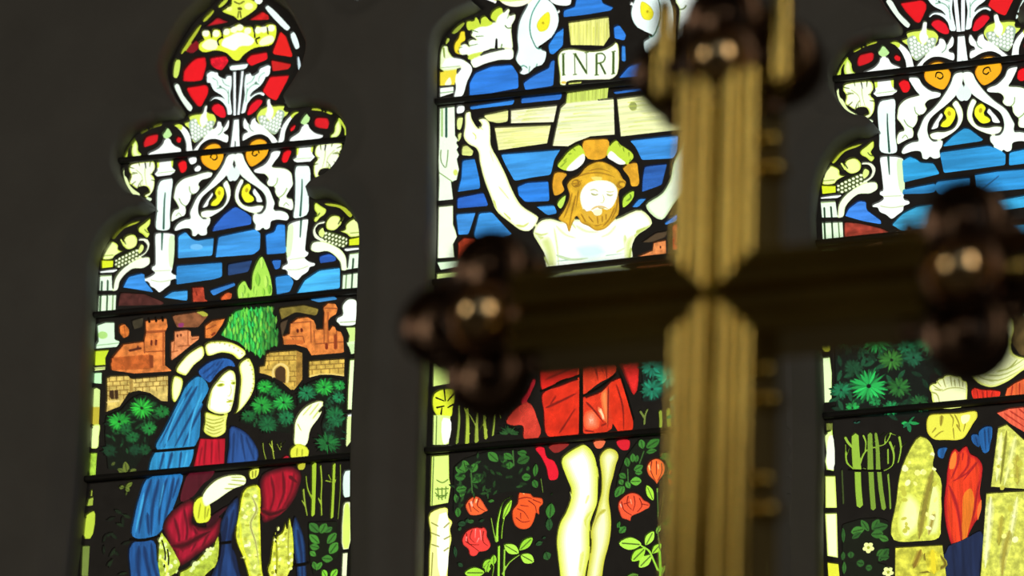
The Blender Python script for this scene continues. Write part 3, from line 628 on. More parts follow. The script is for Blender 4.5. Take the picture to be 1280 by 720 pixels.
# gold brocade lining
g(LI, 'DCEA62', 'c3', '523,540 546,455 580,446 590,560 595,700 606,790 575,770 540,670 515,602', kind='mottle', rim=('E6F02E', 4))
random.seed(4)
for i in range(30):
    t = random.random(); x = random.uniform(530 + max(0, t - .6) * 90, 582 + t * 10); y = 470 + t * 290
    ell(LI, random.choice(['A6AE30', 'F2F6A0', 'F6FAC8', 'B6BC38', 'EEF48A']), 'c3', x, y, random.uniform(3, 7), random.uniform(4, 10), random.uniform(0, 90), 7)
k(LI, '8A8C28', 'c3', 5, '562,480 578,520 560,560 575,620 585,690', 3); k(LI, 'E8F02C', 'c3', 6, '530,560 530,610 560,690', 4)
g(LI, 'E0E850', 'c3', '556,405 586,398 580,425 561,430')
for s_ in ('566,404 566,426', '576,402 574,424'): k(LI, '6E701C', 'c3', 3, s_)
g(LI, 'DDE64E', 'b8', '590,340 602,420 602,722 600,800 570,800 545,722 532,640 550,600', kind='mottle', rim=('E6F030', 2)); g(LI, 'DDE654', 'b8', '612,365 660,330 690,232 702,300 725,192 742,260 762,480 757,620 712,722 690,800 620,800 614,500', kind='mottle', rim=('E6F030', 2))
ell(LI, 'E8F08C', 'b8', 626, 300, 16, 24)
for i in range(26):
    ell(LI, random.choice(['9CA22C', 'F2F6A0', 'F6FAC8', 'A8AC30', 'EEF48A']), 'b8', random.uniform(560, 745), random.uniform(340, 720), random.uniform(8, 18), random.uniform(10, 26), random.uniform(0, 90), 7)
k(LI, '74781E', 'b8', 10, '608,400 612,560 610,720', 8); k(LI, '84882A', 'b8', 8, '720,260 712,480 716,600', 5)
g(LI, 'BCD242', 'b7', '865,328 890,360 930,420 1000,540 1032,620 1000,690 930,740 940,960 900,960 850,700 835,600 840,470 850,380', kind='mottle')
g(LI, 'B8CC42', 'b7', '1028,692 1100,650 1180,580 1250,510 1310,480 1350,400 1370,363 1378,540 1340,640 1270,705 1200,800 1060,900 1040,760', kind='mottle', rim=('D6E23A', 2))
random.seed(5)
for i in range(34):
    x, y = random.uniform(850, 1010), random.uniform(380, 720)
    if x - 850 < (y - 330) * .55: ell(LI, random.choice(['E4F4A0', 'DDF08A', 'F0FAC0']), 'b7', x, y, random.uniform(10, 20), random.uniform(12, 26), 20, 8)
for i in range(18):
    t = random.random(); ell(LI, 'E0F0A0', 'b7', 1070 + t * 250 + random.uniform(-25, 25), 690 - t * 230 + random.uniform(-10, 50), 16, 20, 30, 8)
paint(LI, 'b7', 9, '870,400 900,520 890,640'); paint(LI, 'b7', 9, '920,480 930,600 900,700'); k(LI, 'E4EE40', 'b7', 12, '860,560 920,640 900,720')
# ================================================================== middle light
LN = MID; MIR = 0; CAN = False
MID_HALF = [(529, 890), (531, 720), (534.5, 560), (540, 420), (545.5, 330), (547, 200), (547.5, 110), (548, 76), (549.5, 62), (554, 49), (563, 38), (579, 25.5), (592, 20), (604, 14),
            (592, 4), (582, -14), (580, -36), (587, -60), (600, -74), (620, -84), (640, -90), (654, -104), (650, -130), (654, -165), (672, -200), (700, -225)]
MID.outline = make_outline(MID_HALF, MID.axis, [13, 21], U(728, -252)[1])
MID.outline[:, 1] = np.maximum(MID.outline[:, 1], SILL)
# canopy
CAN = False; MIR = 1
g(B, '8C9C2E', 'd1', '274,336 300,290 400,218 412,240 310,346'); g(B, 'A4B442', 'd1', '214,420 235,374 262,400 220,452')
g(B, 'E4F4C4', 'd1', '160,600 165,520 190,458 230,458 250,520 290,570 380,590 432,625 420,652 350,690 163,694', rim=('BED46A', 1.5)); k(B, '7E943A', 'd1', 24, '195,480 205,575', 12)
g(B, W, 'd1', '215,592 400,600 420,640 330,670 180,672'); k(B, '9AB070', 'd1', 7, '170,678 360,660')
g(C, 'EAD82A', 'd1', '298,470 310,420 340,380 370,308 400,308 416,360 415,410 375,440 360,480 345,520 372,550 330,542 305,510', rim=('C8B020', 2))
g(C, W, 'd1', '348,522 380,440 410,433 450,462 444,410 480,390 522,396 468,350 480,310 440,290 428,210 500,200 510,168 550,210 560,240 570,178 602,158 650,200 680,217 712,216 664,170 680,118 770,72 790,120 842,82 862,110 850,150 912,138 916,190 880,260 886,500 840,490 720,490 600,522 470,602 438,592 440,556 380,556', rim=('DDF0A0', 2))
g(C, 'C6DC40', 'd1', '428,210 500,200 510,168 550,212 560,240 570,178 602,158 650,200 690,230 640,260 560,268 450,312'); g(C, 'C6DC40', 'd1', '664,170 680,118 770,72 790,120 745,160 712,216')
g(C, 'CADE50', 'd1', '438,592 440,560 580,520 600,522 470,604')
paint(C, 'd1', 16, '726,390 722,490', 30); k(C, '50702A', 'd1', 9, '660,492 780,486'); k(C, '50702A', 'd1', 9, '780,440 770,488')
for s_, w in (('470,300 540,320', 12), ('520,365 600,360', 9), ('445,460 540,440', 9), ('812,255 835,280 885,275', 14), ('560,240 570,205', 10), ('700,215 660,205', 9), ('850,150 830,190', 8), ('350,480 385,470', 9)): k(C, '54742E', 'd1', w, s_, w * .5)
g(C, 'F4FCF0', 'd1', '463,612 560,555 700,510 892,500 892,592 760,606 620,642 502,682 480,652', rim=('DDF2C0', 1.5))
g(C, 'E9FBF6', 'k4', '405,150 415,80 440,30 465,-8 510,-10 560,35 572,90 545,150 502,188 500,196 520,206 521,232 505,262 480,270 450,296 430,301 414,290 424,275 409,255 399,235 408,200', rim=('D2F0E4', 1.2))
k(C, '2C7860', 'k4', 3.6, '498,-4 466,50 455,110 468,165 490,195 512,190', 5); paint(C, 'k4', 9, '492,190 512,176 545,150', 3); k(C, '3E8468', 'k4', 4, '415,270 430,262 445,272')
k(C, '4E8468', 'k4', 3, '455,265 452,290'); k(C, '4E8468', 'k4', 3, '485,255 478,272')
g(C, 'EEE62A', 'k4', '483,105 500,70 530,48 536,80 520,120 495,126', rim=('C8C020', 1)); ell(C, 'B8A818', 'k4', 508, 92, 5, 5)
g(C, 'FAFCF6', 'k4', '270,-6 322,-6 321,16 306,10'); g(C, 'F4F6DC', 'k4', '326,-8 470,-8 442,20 390,30 350,17', rim=('E0D69A', 1.2)); g(C, W, 'k4', '530,-8 622,-8 619,20 580,25 545,12'); ell(C, W, 'k4', 571, 47, 6, 9)
g(C, 'E2F4B8', 'k4', '280,-14 470,-16 480,-60 420,-110 330,-120 270,-80', rim=('C0D850', 2)); g(C, W, 'k4', '490,-20 620,-20 640,-120 560,-200 480,-150'); g(RG, 'C8141E', 'k4', '330,-140 440,-140 500,-230 420,-260'); g(C, W, 'k4', '470,-270 640,-270 650,-420 560,-520 500,-440')
MIR = 0
g(RG, RED, 'p', '690,-75 735,-80 775,-84 770,-130 725,-180 690,-130'); g(S, '2E80DC', 'p', '705,-10 765,-16 770,-70 700,-62', 0, 'streak')
# pillar of the left border (mirrored to the right)
MIR = 1
g(B, 'EAD83C', 'k4', '95,286 166,278 156,342 95,346', 0, rim=('F4F4C4', .01)); g(B, 'F8FAD8', 'k4', '115,340 135,308 140,340', 1); g(B, 'F2FCEC', 'k4', '95,350 152,344 152,374 95,392', 0); k(B, '6C9460', 'k4', 3, '97,372 150,366')
g(B, W, 'k4', '160,300 180,272 200,248 226,275 206,330 182,390 154,396 158,350', 1)
g(B, 'EAFAE0', 'k4', '94,432 156,424 158,545 170,562 163,575 172,590 164,602 174,622 165,640 174,680 164,722 142,730 150,800 89,806 92,720 89,640 92,560', 0, rim=('D2EAB4', 1))
k(B, '1E4A38', 'k4', 9, '121,432 121,548'); k(B, 'A4C880', 'k4', 9, '104,436 104,545'); k(B, '6C8C50', 'k4', 4, '100,600 102,650 118,670 125,640 128,600'); k(B, '88A860', 'k4', 4, '92,690 150,730'); ell(B, 'D4E06A', 'k4', 158, 690, 9, 12)
g(B, W, 'k4', '165,424 193,424 193,450 166,456'); g(B, 'DCEC90', 'k4', '167,470 186,468 178,522 168,520')
g(B, 'F0FAE0', 'k4', '88,826 150,820 150,900 160,926 166,950 150,980 156,1032 84,1036', 0, rim=('D4ECA0', 1.5)); g(B, 'D8F4CC', 'k4', '85,1050 180,1042 196,1048 190,1066 100,1082', 0); k(B, '3E5A3C', 'k4', 5, '86,1048 180,1040')
MIR = 0
g(B, 'D8EE90', 'p', '546,342 577,339 574,352 546,354', 0); g(B, 'C8E078', 'p', '544,368 566,366 563,480 541,484', 0)
g(B, 'DEEB30', 'k6', '54,172 75,160 92,158 115,158 118,190 112,215 108,242 60,236', rim=('B8C824', 2))
for s_ in ('60,185 85,195', '85,160 88,195', '115,172 95,195', '62,215 85,210', '112,205 95,215', '75,235 78,215'): paint(B, 'k6', 4.5, s_, 2)
g(B, 'D6F08A', 'k6', '52,236 105,240 100,325 90,328 50,328', 0); g(B, 'FAFCF2', 'k6', '82,245 103,250 98,318 84,326', 1); k(B, '607C34', 'k6', 3, '62,240 60,326')
g(B, 'D8F07E', 'k6', '46,360 100,356 101,430 106,450 98,502 42,512', 0, rim=('C4DC50', 1.5)); k(B, '5A7430', 'k6', 3, '53,362 48,508')
for s_ in ('58,470 75,485 95,470', '58,460 98,458', '60,480 92,478', '65,455 68,490', '78,455 78,492', '90,452 88,488', '62,432 80,440 96,430'): k(B, '5A7A2A', 'k6', 3, s_)
g(B, 'F0F49A', 'k6', '42,530 96,517 98,545 110,560 104,580 108,610 102,640 96,722 92,790 34,790 38,722 40,640 44,600', 1, rim=('E2E850', 2)); g(B, 'FAFCEA', 'k6', '70,535 92,528 90,720 72,722', 1)
for s_ in ('46,560 66,570', '44,590 70,600', '100,560 84,575', '103,600 84,610', '46,625 68,632', '98,635 84,645', '50,650 46,720'): k(B, '90903A', 'k6', 3.2, s_)
# sky behind the cross
MIR = 0
g(S, '2E80DC', 'k4', '640,-8 742,-8 746,12 792,30 782,45 680,62 590,72 589,40 635,25', kind='streak')
g(S, '3086DE', 'k4', '528,180 560,130 592,108 590,185 550,222 535,216', kind='streak'); g(S, '2E7CD8', 'k4', '790,106 812,98 842,142 836,166 794,156', kind='streak'); g(S, '3484D6', 'k4', '822,180 838,184 841,250 822,246', kind='streak')
g(S, '2C7CDC', 'k4', '213,330 235,290 300,264 382,257 410,300 412,356 213,391', kind='streak'); g(S, '2E76CE', 'k4', '428,330 470,300 530,270 540,240 557,240 551,346 438,363', kind='streak')
g(S, '2C72CE', 'k4', '808,312 850,264 900,249 987,254 1100,300 985,302 820,314', kind='streak'); g(S, '3084DC', 'k4', '213,425 397,397 391,421 221,441', kind='streak'); g(S, '2C70C8', 'k4', '420,391 587,374 581,401 420,417', kind='streak')
g(S, '2C6CC0', 'k4', '788,366 1052,328 1062,346 960,357 798,380', kind='streak'); g(S, '2C70C8', 'k4', '1080,326 1260,308 1258,340 1090,352', kind='streak')
g(S, '3088DC', 'k4', '184,640 236,634 256,720 259,757 164,771 180,710', kind='streak'); g(S, '2664C4', 'k5', '164,150 270,129 292,186 164,197', kind='streak')
g(S, '3E94E2', 'k5', '159,215 242,209 212,301 169,302', kind='streak'); g(S, '3C98E4', 'k5', '251,211 302,207 335,244 387,301 330,318 266,347 230,301', kind='streak')
g(S, '3C98E2', 'k4', '338,616 582,597 555,640 541,702 470,712 396,727 358,660', kind='streak'); g(S, '2A80DE', 'k5', '404,105 440,90 531,84 536,167 440,171 410,141', kind='streak')
g(S, '3C96E4', 'k5', '478,185 552,179 567,216 528,224', kind='streak'); g(S, '3C94E2', 'k4', '853,561 1052,539 1046,612 1030,637 905,643 880,590', kind='streak')
g(S, '285EAC', 'k4', '913,665 1007,654 990,720 985,742 903,772 905,720', kind='streak'); g(S, '3A8EE0', 'k5', '860,191 890,154 927,153 890,192', kind='streak'); g(S, '3C90E4', 'k5', '993,251 1047,213 1047,246 1000,263', kind='streak')
g(S, '2C74CC', 'k4', '1150,560 1265,545 1255,800 1130,830 1150,700', 0, 'streak'); g(S, '3280D4', 'k5', '1075,200 1240,180 1230,330 1075,345', 0, 'streak')
# the wooden cross behind the figure
WC = 'wooden_cross'
g(WC, 'E8EA84', 'k4', '609,90 772,67 776,150 752,186 700,184 619,183', 0, 'grain'); g(WC, 'CEE068', 'k4', '604,371 772,347 767,396 599,413', 0, 'grain'); g(WC, 'D6E070', 'k4', '609,330 668,324 662,336 610,341', 0, 'grain')
g(WC, 'EEF49C', 'k4', '268,460 371,439 369,489 330,496 290,486', 1, 'wood'); g(WC, 'FAFCC8', 'k4', '379,440 567,421 552,491 379,496', 0, 'wood'); g(WC, 'F2F6A6', 'k4', '314,510 542,499 526,576 330,604', 0, 'wood')
g(WC, 'F0FAC0', 'k4', '578,430 598,412 792,394 796,541 700,548 640,571 610,588 545,586', 0, 'wood'); g(WC, 'F0F8B4', 'k4', '804,395 992,369 1062,421 1062,521 819,549', 0, 'wood'); g(WC, 'E0E894', 'k4', '1010,369 1102,360 1080,391 1060,412', 0, 'wood')
g(WC, 'D8E488', 'k4', '166,532 186,528 180,560 168,572', 1, 'wood'); g(WC, 'DCE684', 'k4', '184,584 202,579 232,606 226,627 182,623', 1, 'wood'); g(WC, 'E2EA98', 'k4', '1140,352 1262,338 1255,500 1145,516', 0, 'wood')
ell(WC, '9AA45A', 'k4', 868, 425, 16, 18)
random.seed(8)
for x0, x1, y0, y1, sl in ((330, 530, 518, 596, -14), (385, 550, 432, 490, -10), (560, 785, 408, 540, -12), (815, 1050, 388, 535, -18)):
    for i in range(9):
        y = y0 + (y1 - y0) * (i + .5) / 9; a = random.uniform(x0, x0 + (x1 - x0) * .4); b = random.uniform(a + 40, x1)
        k(WC, random.choice(['C8D650', 'D0DC60', 'BCCB4C']), 'k4', random.uniform(1.6, 3.2), [(a, y + sl * (a - x0) / (x1 - x0)), ((a + b) / 2, y + sl * ((a + b) / 2 - x0) / (x1 - x0) - 2), (b, y + sl * (b - x0) / (x1 - x0))], 1)
for i in range(12): k(WC, random.choice(['C4C83C', 'B8BC40', 'D2D45A']), 'k4', random.uniform(1.6, 3.4), [(620 + i * 13, random.uniform(90, 110)), (619 + i * 13, random.uniform(140, 182))], 1)
for i in range(10): k(WC, random.choice(['98B03A', 'A8BC48']), 'k4', 2.4, [(610 + i * 16, 364 + i * -1.2), (608 + i * 16, 400)], 2)
# INRI scroll
SB = 'inscribed_scroll'
g(SB, 'F2FAE8', 'k4', '569,220 580,204 612,195 700,205 760,195 790,176 797,168 809,178 806,300 788,316 730,321 620,325 603,332 600,342 580,341 575,300', rim=('CFE060', 1.6))
GP = '3E5A1C'
def letter(fr, w, *ss):
    for s_ in ss: k(SB, GP, fr, w, s_, None, 'plain', False)
letter('k4', 8.5, '589,218 590,300'); letter('k4', 3, '583,216 597,214', '584,301 598,299')
letter('k4', 3.2, '634,216 636,297', '682,211 683,297'); letter('k4', 9, '636,216 682,292'); letter('k4', 3, '627,216 642,214', '628,299 644,297', '674,211 690,209')
letter('k4', 8, '722,217 722,300'); letter('k4', 5, '722,216 745,214 756,226 750,246 724,254'); letter('k4', 8, '736,252 758,296'); letter('k4', 3, '714,301 732,299')
letter('k4', 9, '790,208 789,294'); letter('k4', 3, '782,208 799,204', '781,297 797,293'); k(SB, 'E0C050', 'k4', 10, '584,330 598,330')
# crucified figure
CF = 'crucified_figure'
FR_ = ('E2EE9A', 3)
g(CF, 'FBFDF4', 'k4', '200,448 215,445 225,480 252,512 262,497 249,478 272,472 292,490 299,540 300,580 330,640 360,700 385,760 420,820 480,860 491,872 455,926 430,926 375,890 320,840 300,790 270,710 255,650 243,595 215,580 191,550 195,500', rim=FR_, steps=4)
g(CF, 'EAFADC', 'k4', '919,820 985,770 1015,720 1030,650 1065,580 1090,510 1110,470 1082,440 1082,405 1108,383 1140,400 1150,520 1122,640 1110,700 1080,760 1040,810 985,882 964,876', rim=('C8E0A8', 4))
for s_, w in (('225,530 240,548 236,560', 4), ('250,505 270,520', 3), ('400,900 430,905 452,890', 8), ('380,880 350,850', 6), ('310,800 322,835', 6)): k(CF, 'C4D050', 'k4', w, s_, w * .5)
g(CF, 'F6FDF0', 'k5', '468,290 500,240 540,234 580,245 640,235 700,245 760,240 800,234 900,199 946,256 880,312 865,350 866,400 850,420 520,432 515,380 488,330', rim=('DDEAA0', 4), steps=4)
g(CF, 'F0FAE4', 'k5', '524,470 861,434 846,482 840,560 860,640 850,720 540,740 535,620 545,560 530,510', rim=('C4D684', 6), steps=4)
for s_, w, c in (('485,300 520,330 545,400 540,428', 14, 'CFDD82'), ('505,310 535,360 530,425', 10, 'B4C658'), ('552,270 565,350 570,425', 6, 'D8E69A'), ('835,300 840,350 838,410', 10, 'CFDD82'), ('860,310 845,360 858,400', 10, 'B4C658'), ('940,262 880,300 855,330', 9, 'C4D66C'),
                 ('475,292 500,300 530,292', 7, 'C2D060'), ('640,262 680,285 730,288', 8, 'DCEAA8'), ('560,405 680,392 840,372', 4, '8EB89A'), ('620,250 640,275', 6, 'D4E28C'), ('560,490 640,500 720,480 830,450', 14, 'B6C878'), ('590,505 650,520', 10, '9CB060'), ('690,500 690,700', 6, 'B6C878'), ('880,290 920,270', 8, 'B4C658')): k(CF, c, 'k5', w, s_, w * .5)
g(CF, 'D2F2EA', 'k5', '630,345 680,330 740,335 770,370 720,400 650,395', rim=('EEFBEE', 7), steps=4); g(CF, 'CCEEE6', 'k5', '660,412 770,398 790,402 700,416')
g(CF, 'D6E48E', 'k5', '500,318 528,306 552,350 562,400 560,427 522,430 517,385', rim=('EEF5CC', 5), steps=4); g(CF, 'D6E48E', 'k5', '842,318 872,300 864,350 865,398 848,412 838,400 834,360', rim=('EEF5CC', 4), steps=4)
for s_, w, c in (('560,262 600,300 640,312', 7, 'DDE8A8'), ('800,262 770,296 740,308', 7, 'DDE8A8'), ('560,380 620,398 690,392', 6, 'D0E0A8'), ('800,370 840,350', 6, 'D0E0A0'), ('512,385 530,420', 6, '9CAE44'), ('860,350 852,405', 6, '9CAE44'), ('330,745 375,800', 5, 'D8E48C'), ('295,600 310,650', 4, 'E0E8A0')): k(CF, c, 'k5' if float(s_.split()[0].split(',')[1]) < 500 else 'k4', w, s_, w * .5)
# halo
CH = CF + '>halo'
g(CH, 'E2A62A', 'd6', '468,172 570,160 672,164 652,322 510,332', 1, 'soft'); g(CH, 'E0A22A', 'd6', '223,445 332,460 290,530 307,600 230,642 206,580 208,500', 1, 'soft'); g(CH, 'E2A62A', 'd6', '798,402 912,358 932,440 927,560 880,564 850,480', 1, 'soft')
g(CH, 'C2DE40', 'd6', '246,382 290,320 330,270 365,240 430,208 470,260 482,342 382,432 300,426'); g(CH, 'F8FCEE', 'd6', '325,425 400,330 470,285 480,342 384,430')
g(CH, 'C2DE40', 'd6', '668,310 690,210 740,168 780,210 800,220 845,250 862,262 892,320 840,372 790,382 720,352'); g(CH, 'F8FCEE', 'd6', '668,310 692,262 760,310 822,368 790,382 720,352')
for s_ in ('270,400 330,340', '300,350 330,320', '340,290 370,280', '380,240 400,260', '760,190 780,230', '800,230 810,270', '850,270 850,310', '870,330 850,350'): k(CH, '6E8A1E', 'd6', 9, s_, 4)
g(CH, 'C0E45A', 'k5', '564,175 600,139 596,170 580,197'); g(CH, 'B4DC40', 'k5', '829,150 872,123 872,150 829,193'); k(CH, '4E6E1C', 'k5', 4, '840,165 860,150 855,135')
# hair, face, beard
HR = CF + '>hair'
g(HR, 'DEAE2C', 'k5', '604,96 615,80 650,60 680,25 732,4 780,20 811,45 826,72 841,90 835,111 815,122 811,220 790,242 750,277 720,282 690,264 660,250 645,226 626,252 612,287 600,256 569,236 590,200 614,140', kind='soft', rim=('BC8A24', 2))
for s_, w in (('640,70 680,55 740,52 800,70', 4), ('620,95 650,90 665,80', 4), ('690,45 730,35 780,50', 3), ('625,130 605,200 590,235', 5), ('640,140 625,200 612,270', 5), ('650,120 640,190', 4), ('806,130 800,200 780,240', 5), ('795,190 770,240 745,268', 5), ('690,240 720,262 750,255', 4), ('705,215 712,250', 3), ('730,222 735,255', 3), ('660,215 680,250', 4)): k(HR, '8A5E14', 'k5', w, s_, w * .5)
for x, y in ((640, 92), (822, 98)):
    sg = -1 if x < 700 else 1
    for a0_, a1_, r_ in ((20, 230, 18), (60, 300, 11), (200, 380, 15)):
        k(HR, '7A5212', 'k5', 4, [(x + sg * r_ * math.cos(math.radians(a)), y + r_ * .8 * math.sin(math.radians(a))) for a in np.linspace(a0_, a1_, 6)], 2)
g(HR, 'F0DC70', 'k5', '700,70 725,66 745,72 740,82 710,80')
CFA = CF + '>face'
g(CFA, 'FDFDFA', 'k5', '658,130 672,105 690,90 730,80 790,94 806,120 797,170 782,192 765,200 745,196 745,226 715,232 698,205 684,222 665,192', rim=('EEF6C8', 2))
for s_, w, c in (('695,122 715,118 730,128', 4, 'B8BC5C'), ('700,133 716,140 730,136', 5, '8E9440'), ('762,136 778,142 790,138', 5, '9A9C48'), ('760,126 780,128 795,124', 3, 'B8BC5C'), ('745,135 752,160 745,172 735,170', 3.5, 'C8CC7A'), ('728,190 745,193 757,190', 4, 'A88A3C'), ('700,200 720,188 745,186 770,196', 5, 'C89C38'), ('670,195 690,235', 6, 'C89C38'), ('780,196 765,235', 7, 'B0842A')): k(CFA, c, 'k5', w, s_, w * .6)
g(HR, 'DCAE34', 'k5', '664,196 682,206 700,204 715,216 745,212 760,204 780,198 770,236 742,256 712,260 682,242'); g(CFA, 'F2F0C0', 'k5', '708,204 745,201 742,218 716,222')
for s_ in ('690,225 710,250', '725,225 728,256', '745,222 745,250', '760,215 760,240'): k(HR, '96681A', 'k5', 3.5, s_)
# town in the distance
g(CB + '#11', 'DC4E2C', 'k5', '169,330 190,311 236,314 250,352 246,430 215,436 169,392', 0, 'stone'); g(CB + '#12', 'AC4C3A', 'k5', '264,406 320,380 331,330 371,324 374,380 416,380 416,422 270,422', 0, 'stone'); k(CB + '#12', '3A1410', 'k5', 8, '352,345 352,358')
g(CB + '#13', 'C4662E', 'k5', '398,430 502,418 506,470 512,516 440,517 420,480', 0, 'stone'); g(CB + '#14', 'E48A4C', 'k5', '888,385 945,360 950,330 1001,319 1002,386 890,400', 0, 'stone'); g(CB + '#14', 'DA7C40', 'k5', '884,426 1032,411 1032,490 885,500', 0, 'stone')
courses(CB + '#14', 'k5', 890, 1030, 420, 490, 3, 5, -10, '8A3E1C', 3); courses(CB + '#13', 'k5', 405, 505, 425, 512, 4, 3, -8, '6A3014', 3); g(CB + '#15', 'D45434', 'k5', '1027,262 1047,249 1047,362 1027,362', 0, 'stone'); g(CB + '#15', 'C8603A', 'k5', '1070,360 1230,345 1230,470 1070,485', 0, 'stone')
k(CB + '#14', '4A1E10', 'k5', 6, '978,345 978,352'); g(H, '4E3E2A', 'k5', '898,332 960,290 1006,284 1001,311 940,332'); g(H, '34382A', 'k5', '300,325 330,318 320,345 262,372')
# loincloth
LC = CF + '>loincloth'
g(LC, 'D61E14', 'e1', '298,200 320,130 345,105 400,95 480,110 552,130 552,252 430,300 310,362 294,290', kind='soft', rim=('C01C16', 3)); g(LC, 'DA2C14', 'e1', '310,382 430,330 552,288 548,662 344,668 318,500', kind='soft', rim=('D02A1A', 3))
g(LC, 'DC3A1C', 'e1', '578,90 700,72 762,120 802,242 760,280 700,312 584,392', kind='soft'); g(LC, 'DC361A', 'e1', '588,420 700,370 772,298 774,622 742,642 588,652', kind='soft')
g(LC, 'F0B090', 'e1', '600,505 650,490 690,560 685,610 600,620', rim=('E8582E', 12), steps=5); g(LC, 'F0D0A0', 'e1', '680,470 715,500 730,570 700,540', rim=('EA7040', 4)); g(LC, 'F08848', 'e1', '700,380 735,345 745,600 728,560', rim=('E85C2C', 3))
g(LC, 'DE3014', 'e1', '773,302 832,278 880,430 917,580 912,626 813,637', kind='soft'); g(LC, 'E22622', 'e1', '788,112 860,85 932,90 942,370 922,396 870,290 815,172', kind='soft', rim=('B81A18', 3))
for s_, w in (('320,190 400,215 480,200', 9), ('330,290 420,250 540,200', 10), ('420,110 400,180', 6), ('330,480 440,430 540,380', 12), ('420,650 480,560 530,480', 8), ('400,400 360,460', 7), ('620,110 660,200 680,300', 9), ('680,90 730,200 740,290', 9), ('600,440 640,480 720,580', 9), ('750,330 745,620', 8), ('800,320 845,470 850,630', 8), ('830,180 900,360', 8), ('640,100 720,250', 6), ('590,630 660,640', 8), ('700,600 740,580', 7)): k(LC, '5A0C0C', 'e1', w, s_, w * .5)
g(LC, 'BC1C2A', 'e1', '250,282 266,300 212,430 190,470 165,440 205,370'); g(LC, 'D03C2C', 'e1', '68,580 120,490 210,440 260,500 272,540 302,650 280,687 184,682 178,600 110,600', kind='soft')
g(LC, 'E0162C', 'e5', '-5,140 40,128 72,140 102,230 150,250 205,380 190,422 130,432 90,310 40,210'); g(LC, 'E66E44', 'e5', '508,88 622,84 582,150 548,152'); g(LC, 'D41A2A', 'e5', '712,82 832,74 822,162 778,168'); g(LC, '8A2420', 'e5', '108,130 305,108 172,192')
paint(LC, 'e1', 20, '566,110 568,300 566,670', 26); paint(LC, 'e1', 16, '300,372 420,318 560,262'); paint(LC, 'e1', 16, '575,402 690,350 800,262'); paint(LC, 'e1', 14, '770,110 830,260 920,560')
# legs
g(CF, 'FCFDF6', 'e5', '232,230 300,170 360,135 422,110 470,140 520,215 547,330 553,520 545,640 500,760 483,830 479,920 480,1000 470,1120 440,1290 430,1560 225,1560 215,1290 195,1110 183,960 215,800 270,700 312,510 270,400', rim=('D6E04A', 11), steps=5)
g(CF, 'F6FAC4', 'e5', '568,210 600,165 642,143 702,160 737,220 716,290 690,400 662,500 651,620 666,720 672,830 652,1000 612,1150 592,1290 570,1560 445,1560 447,1290 476,1120 491,1000 491,850 520,760 552,640 577,540 582,400', rim=('C8C83E', 8), steps=4)
for s_, w, c in (('500,700 440,790 450,850', 22, 'D2D84C'), ('545,300 560,420 556,560', 12, 'A8A83A'), ('620,690 560,730 510,860', 20, 'B4AE34'), ('480,780 485,1000 450,1280', 11, '8A8A2A'), ('420,1060 390,1250', 26, 'DDE46A'), ('300,520 320,600', 12, 'E2EA80'), ('470,560 440,640', 18, 'E4EC7C')): k(CF, c, 'e5', w, s_, w * .5)
# foliage, saplings, roses
random.seed(21)
for a in (('e1', 190, 205, 80, 8, '2F7A2C', 60, 220), ('e1', 130, 290, 84, 8, '317A2C', 60, 250), ('e1', 60, 430, 80, 8, '3A7230', 40, 250), ('e1', 90, 660, 80, 7, '2C5A28', 180, 360)): ros(BU + '#11', a[5], a[0], a[1], a[2], a[3], a[4], a[6], a[7])
g(BU + '#12', '081C18', 'e1', '975,115 1080,100 1170,140 1205,250 1170,380 1060,440 975,440', 1)
for a in (('e1', 1040, 205, 92, 10, '28B690'), ('e1', 1150, 275, 92, 10, '26A87A'), ('e1', 1040, 355, 84, 9, '1E8A68'), ('e1', 1165, 80, 44, 6, '2C8E3C'), ('e1', 1300, 180, 90, 10, '26A27A'), ('e1', 1420, 260, 90, 10, '208A58'), ('e1', 1560, 200, 90, 10, '26A27A')): ros(BU + '#12', a[5], a[0], a[1], a[2], a[3], a[4])
ros(BU + '#13', '1FA06A', 'e2', 525, 165, 92, 9, -5, 190, 0.85); ros(BU + '#13', '1C7048', 'e2', 445, 170, 62, 5, 60, 200); ros(BU + '#13', '1C8054', 'e2', 615, 165, 66, 5, -30, 130); ros(BU + '#13', '1E5A2C', 'e2', 790, 200, 70, 7, 20, 200)
for i in range(7): leaf(BU + '#13', random.choice(['1E9060', '23A874', '1A7C50']), 'e2', 520 + (i - 3) * 8, 160, 525 + (i - 3) * 50, 250 - abs(i - 3) * 16, 26, False)
g(SW + '#11', 'BC9444', 'e1', '970,40 1122,14 1062,86 974,88', 0, 'stone')
for i, (w, s_, w2, c) in enumerate(((20, '382,262 385,380 365,598', 34, '7E9436'), (30, '456,285 460,440 455,598', 46, 'A6BC3A'), (22, '548,315 540,450 540,584', 46, '92A63A'), (24, '606,290 612,430 624,555', 38, 'A0B43A'), (22, '702,285 695,430 683,530', 26, '92A83A'))): k(TR + '#m%d' % i, c, 'e2', w, s_, w2)
k(TR + '#m1', 'A6BC3A', 'e2', 12, '430,280 452,350'); k(TR + '#m2', '92A63A', 'e2', 12, '478,340 510,400 535,450'); k(TR + '#m3', 'A0B43A', 'e2', 14, '665,280 620,380 565,490'); k(TR + '#m3', 'A0B43A', 'e2', 10, '665,330 645,440 632,500'); k(TR + '#m4', '92A83A', 'e2', 11, '740,320 755,380')
k(TR + '#m1', 'A6BC3A', 'e2', 10, '510,440 480,520')
for i, (w, s_, c) in enumerate(((24, '1095,500 1100,560 1098,612', '8A9E34'), (28, '1150,490 1152,560 1158,612', '9AAA38'), (18, '1010,490 995,530 990,590', '6A7A34'), (26, '1215,490 1220,600', '8A9A34'), (26, '1330,470 1335,600', '8A9A34'), (26, '1470,470 1475,590', '8A9A34'))): k(TR + '#n%d' % i, c, 'e1', w, s_)
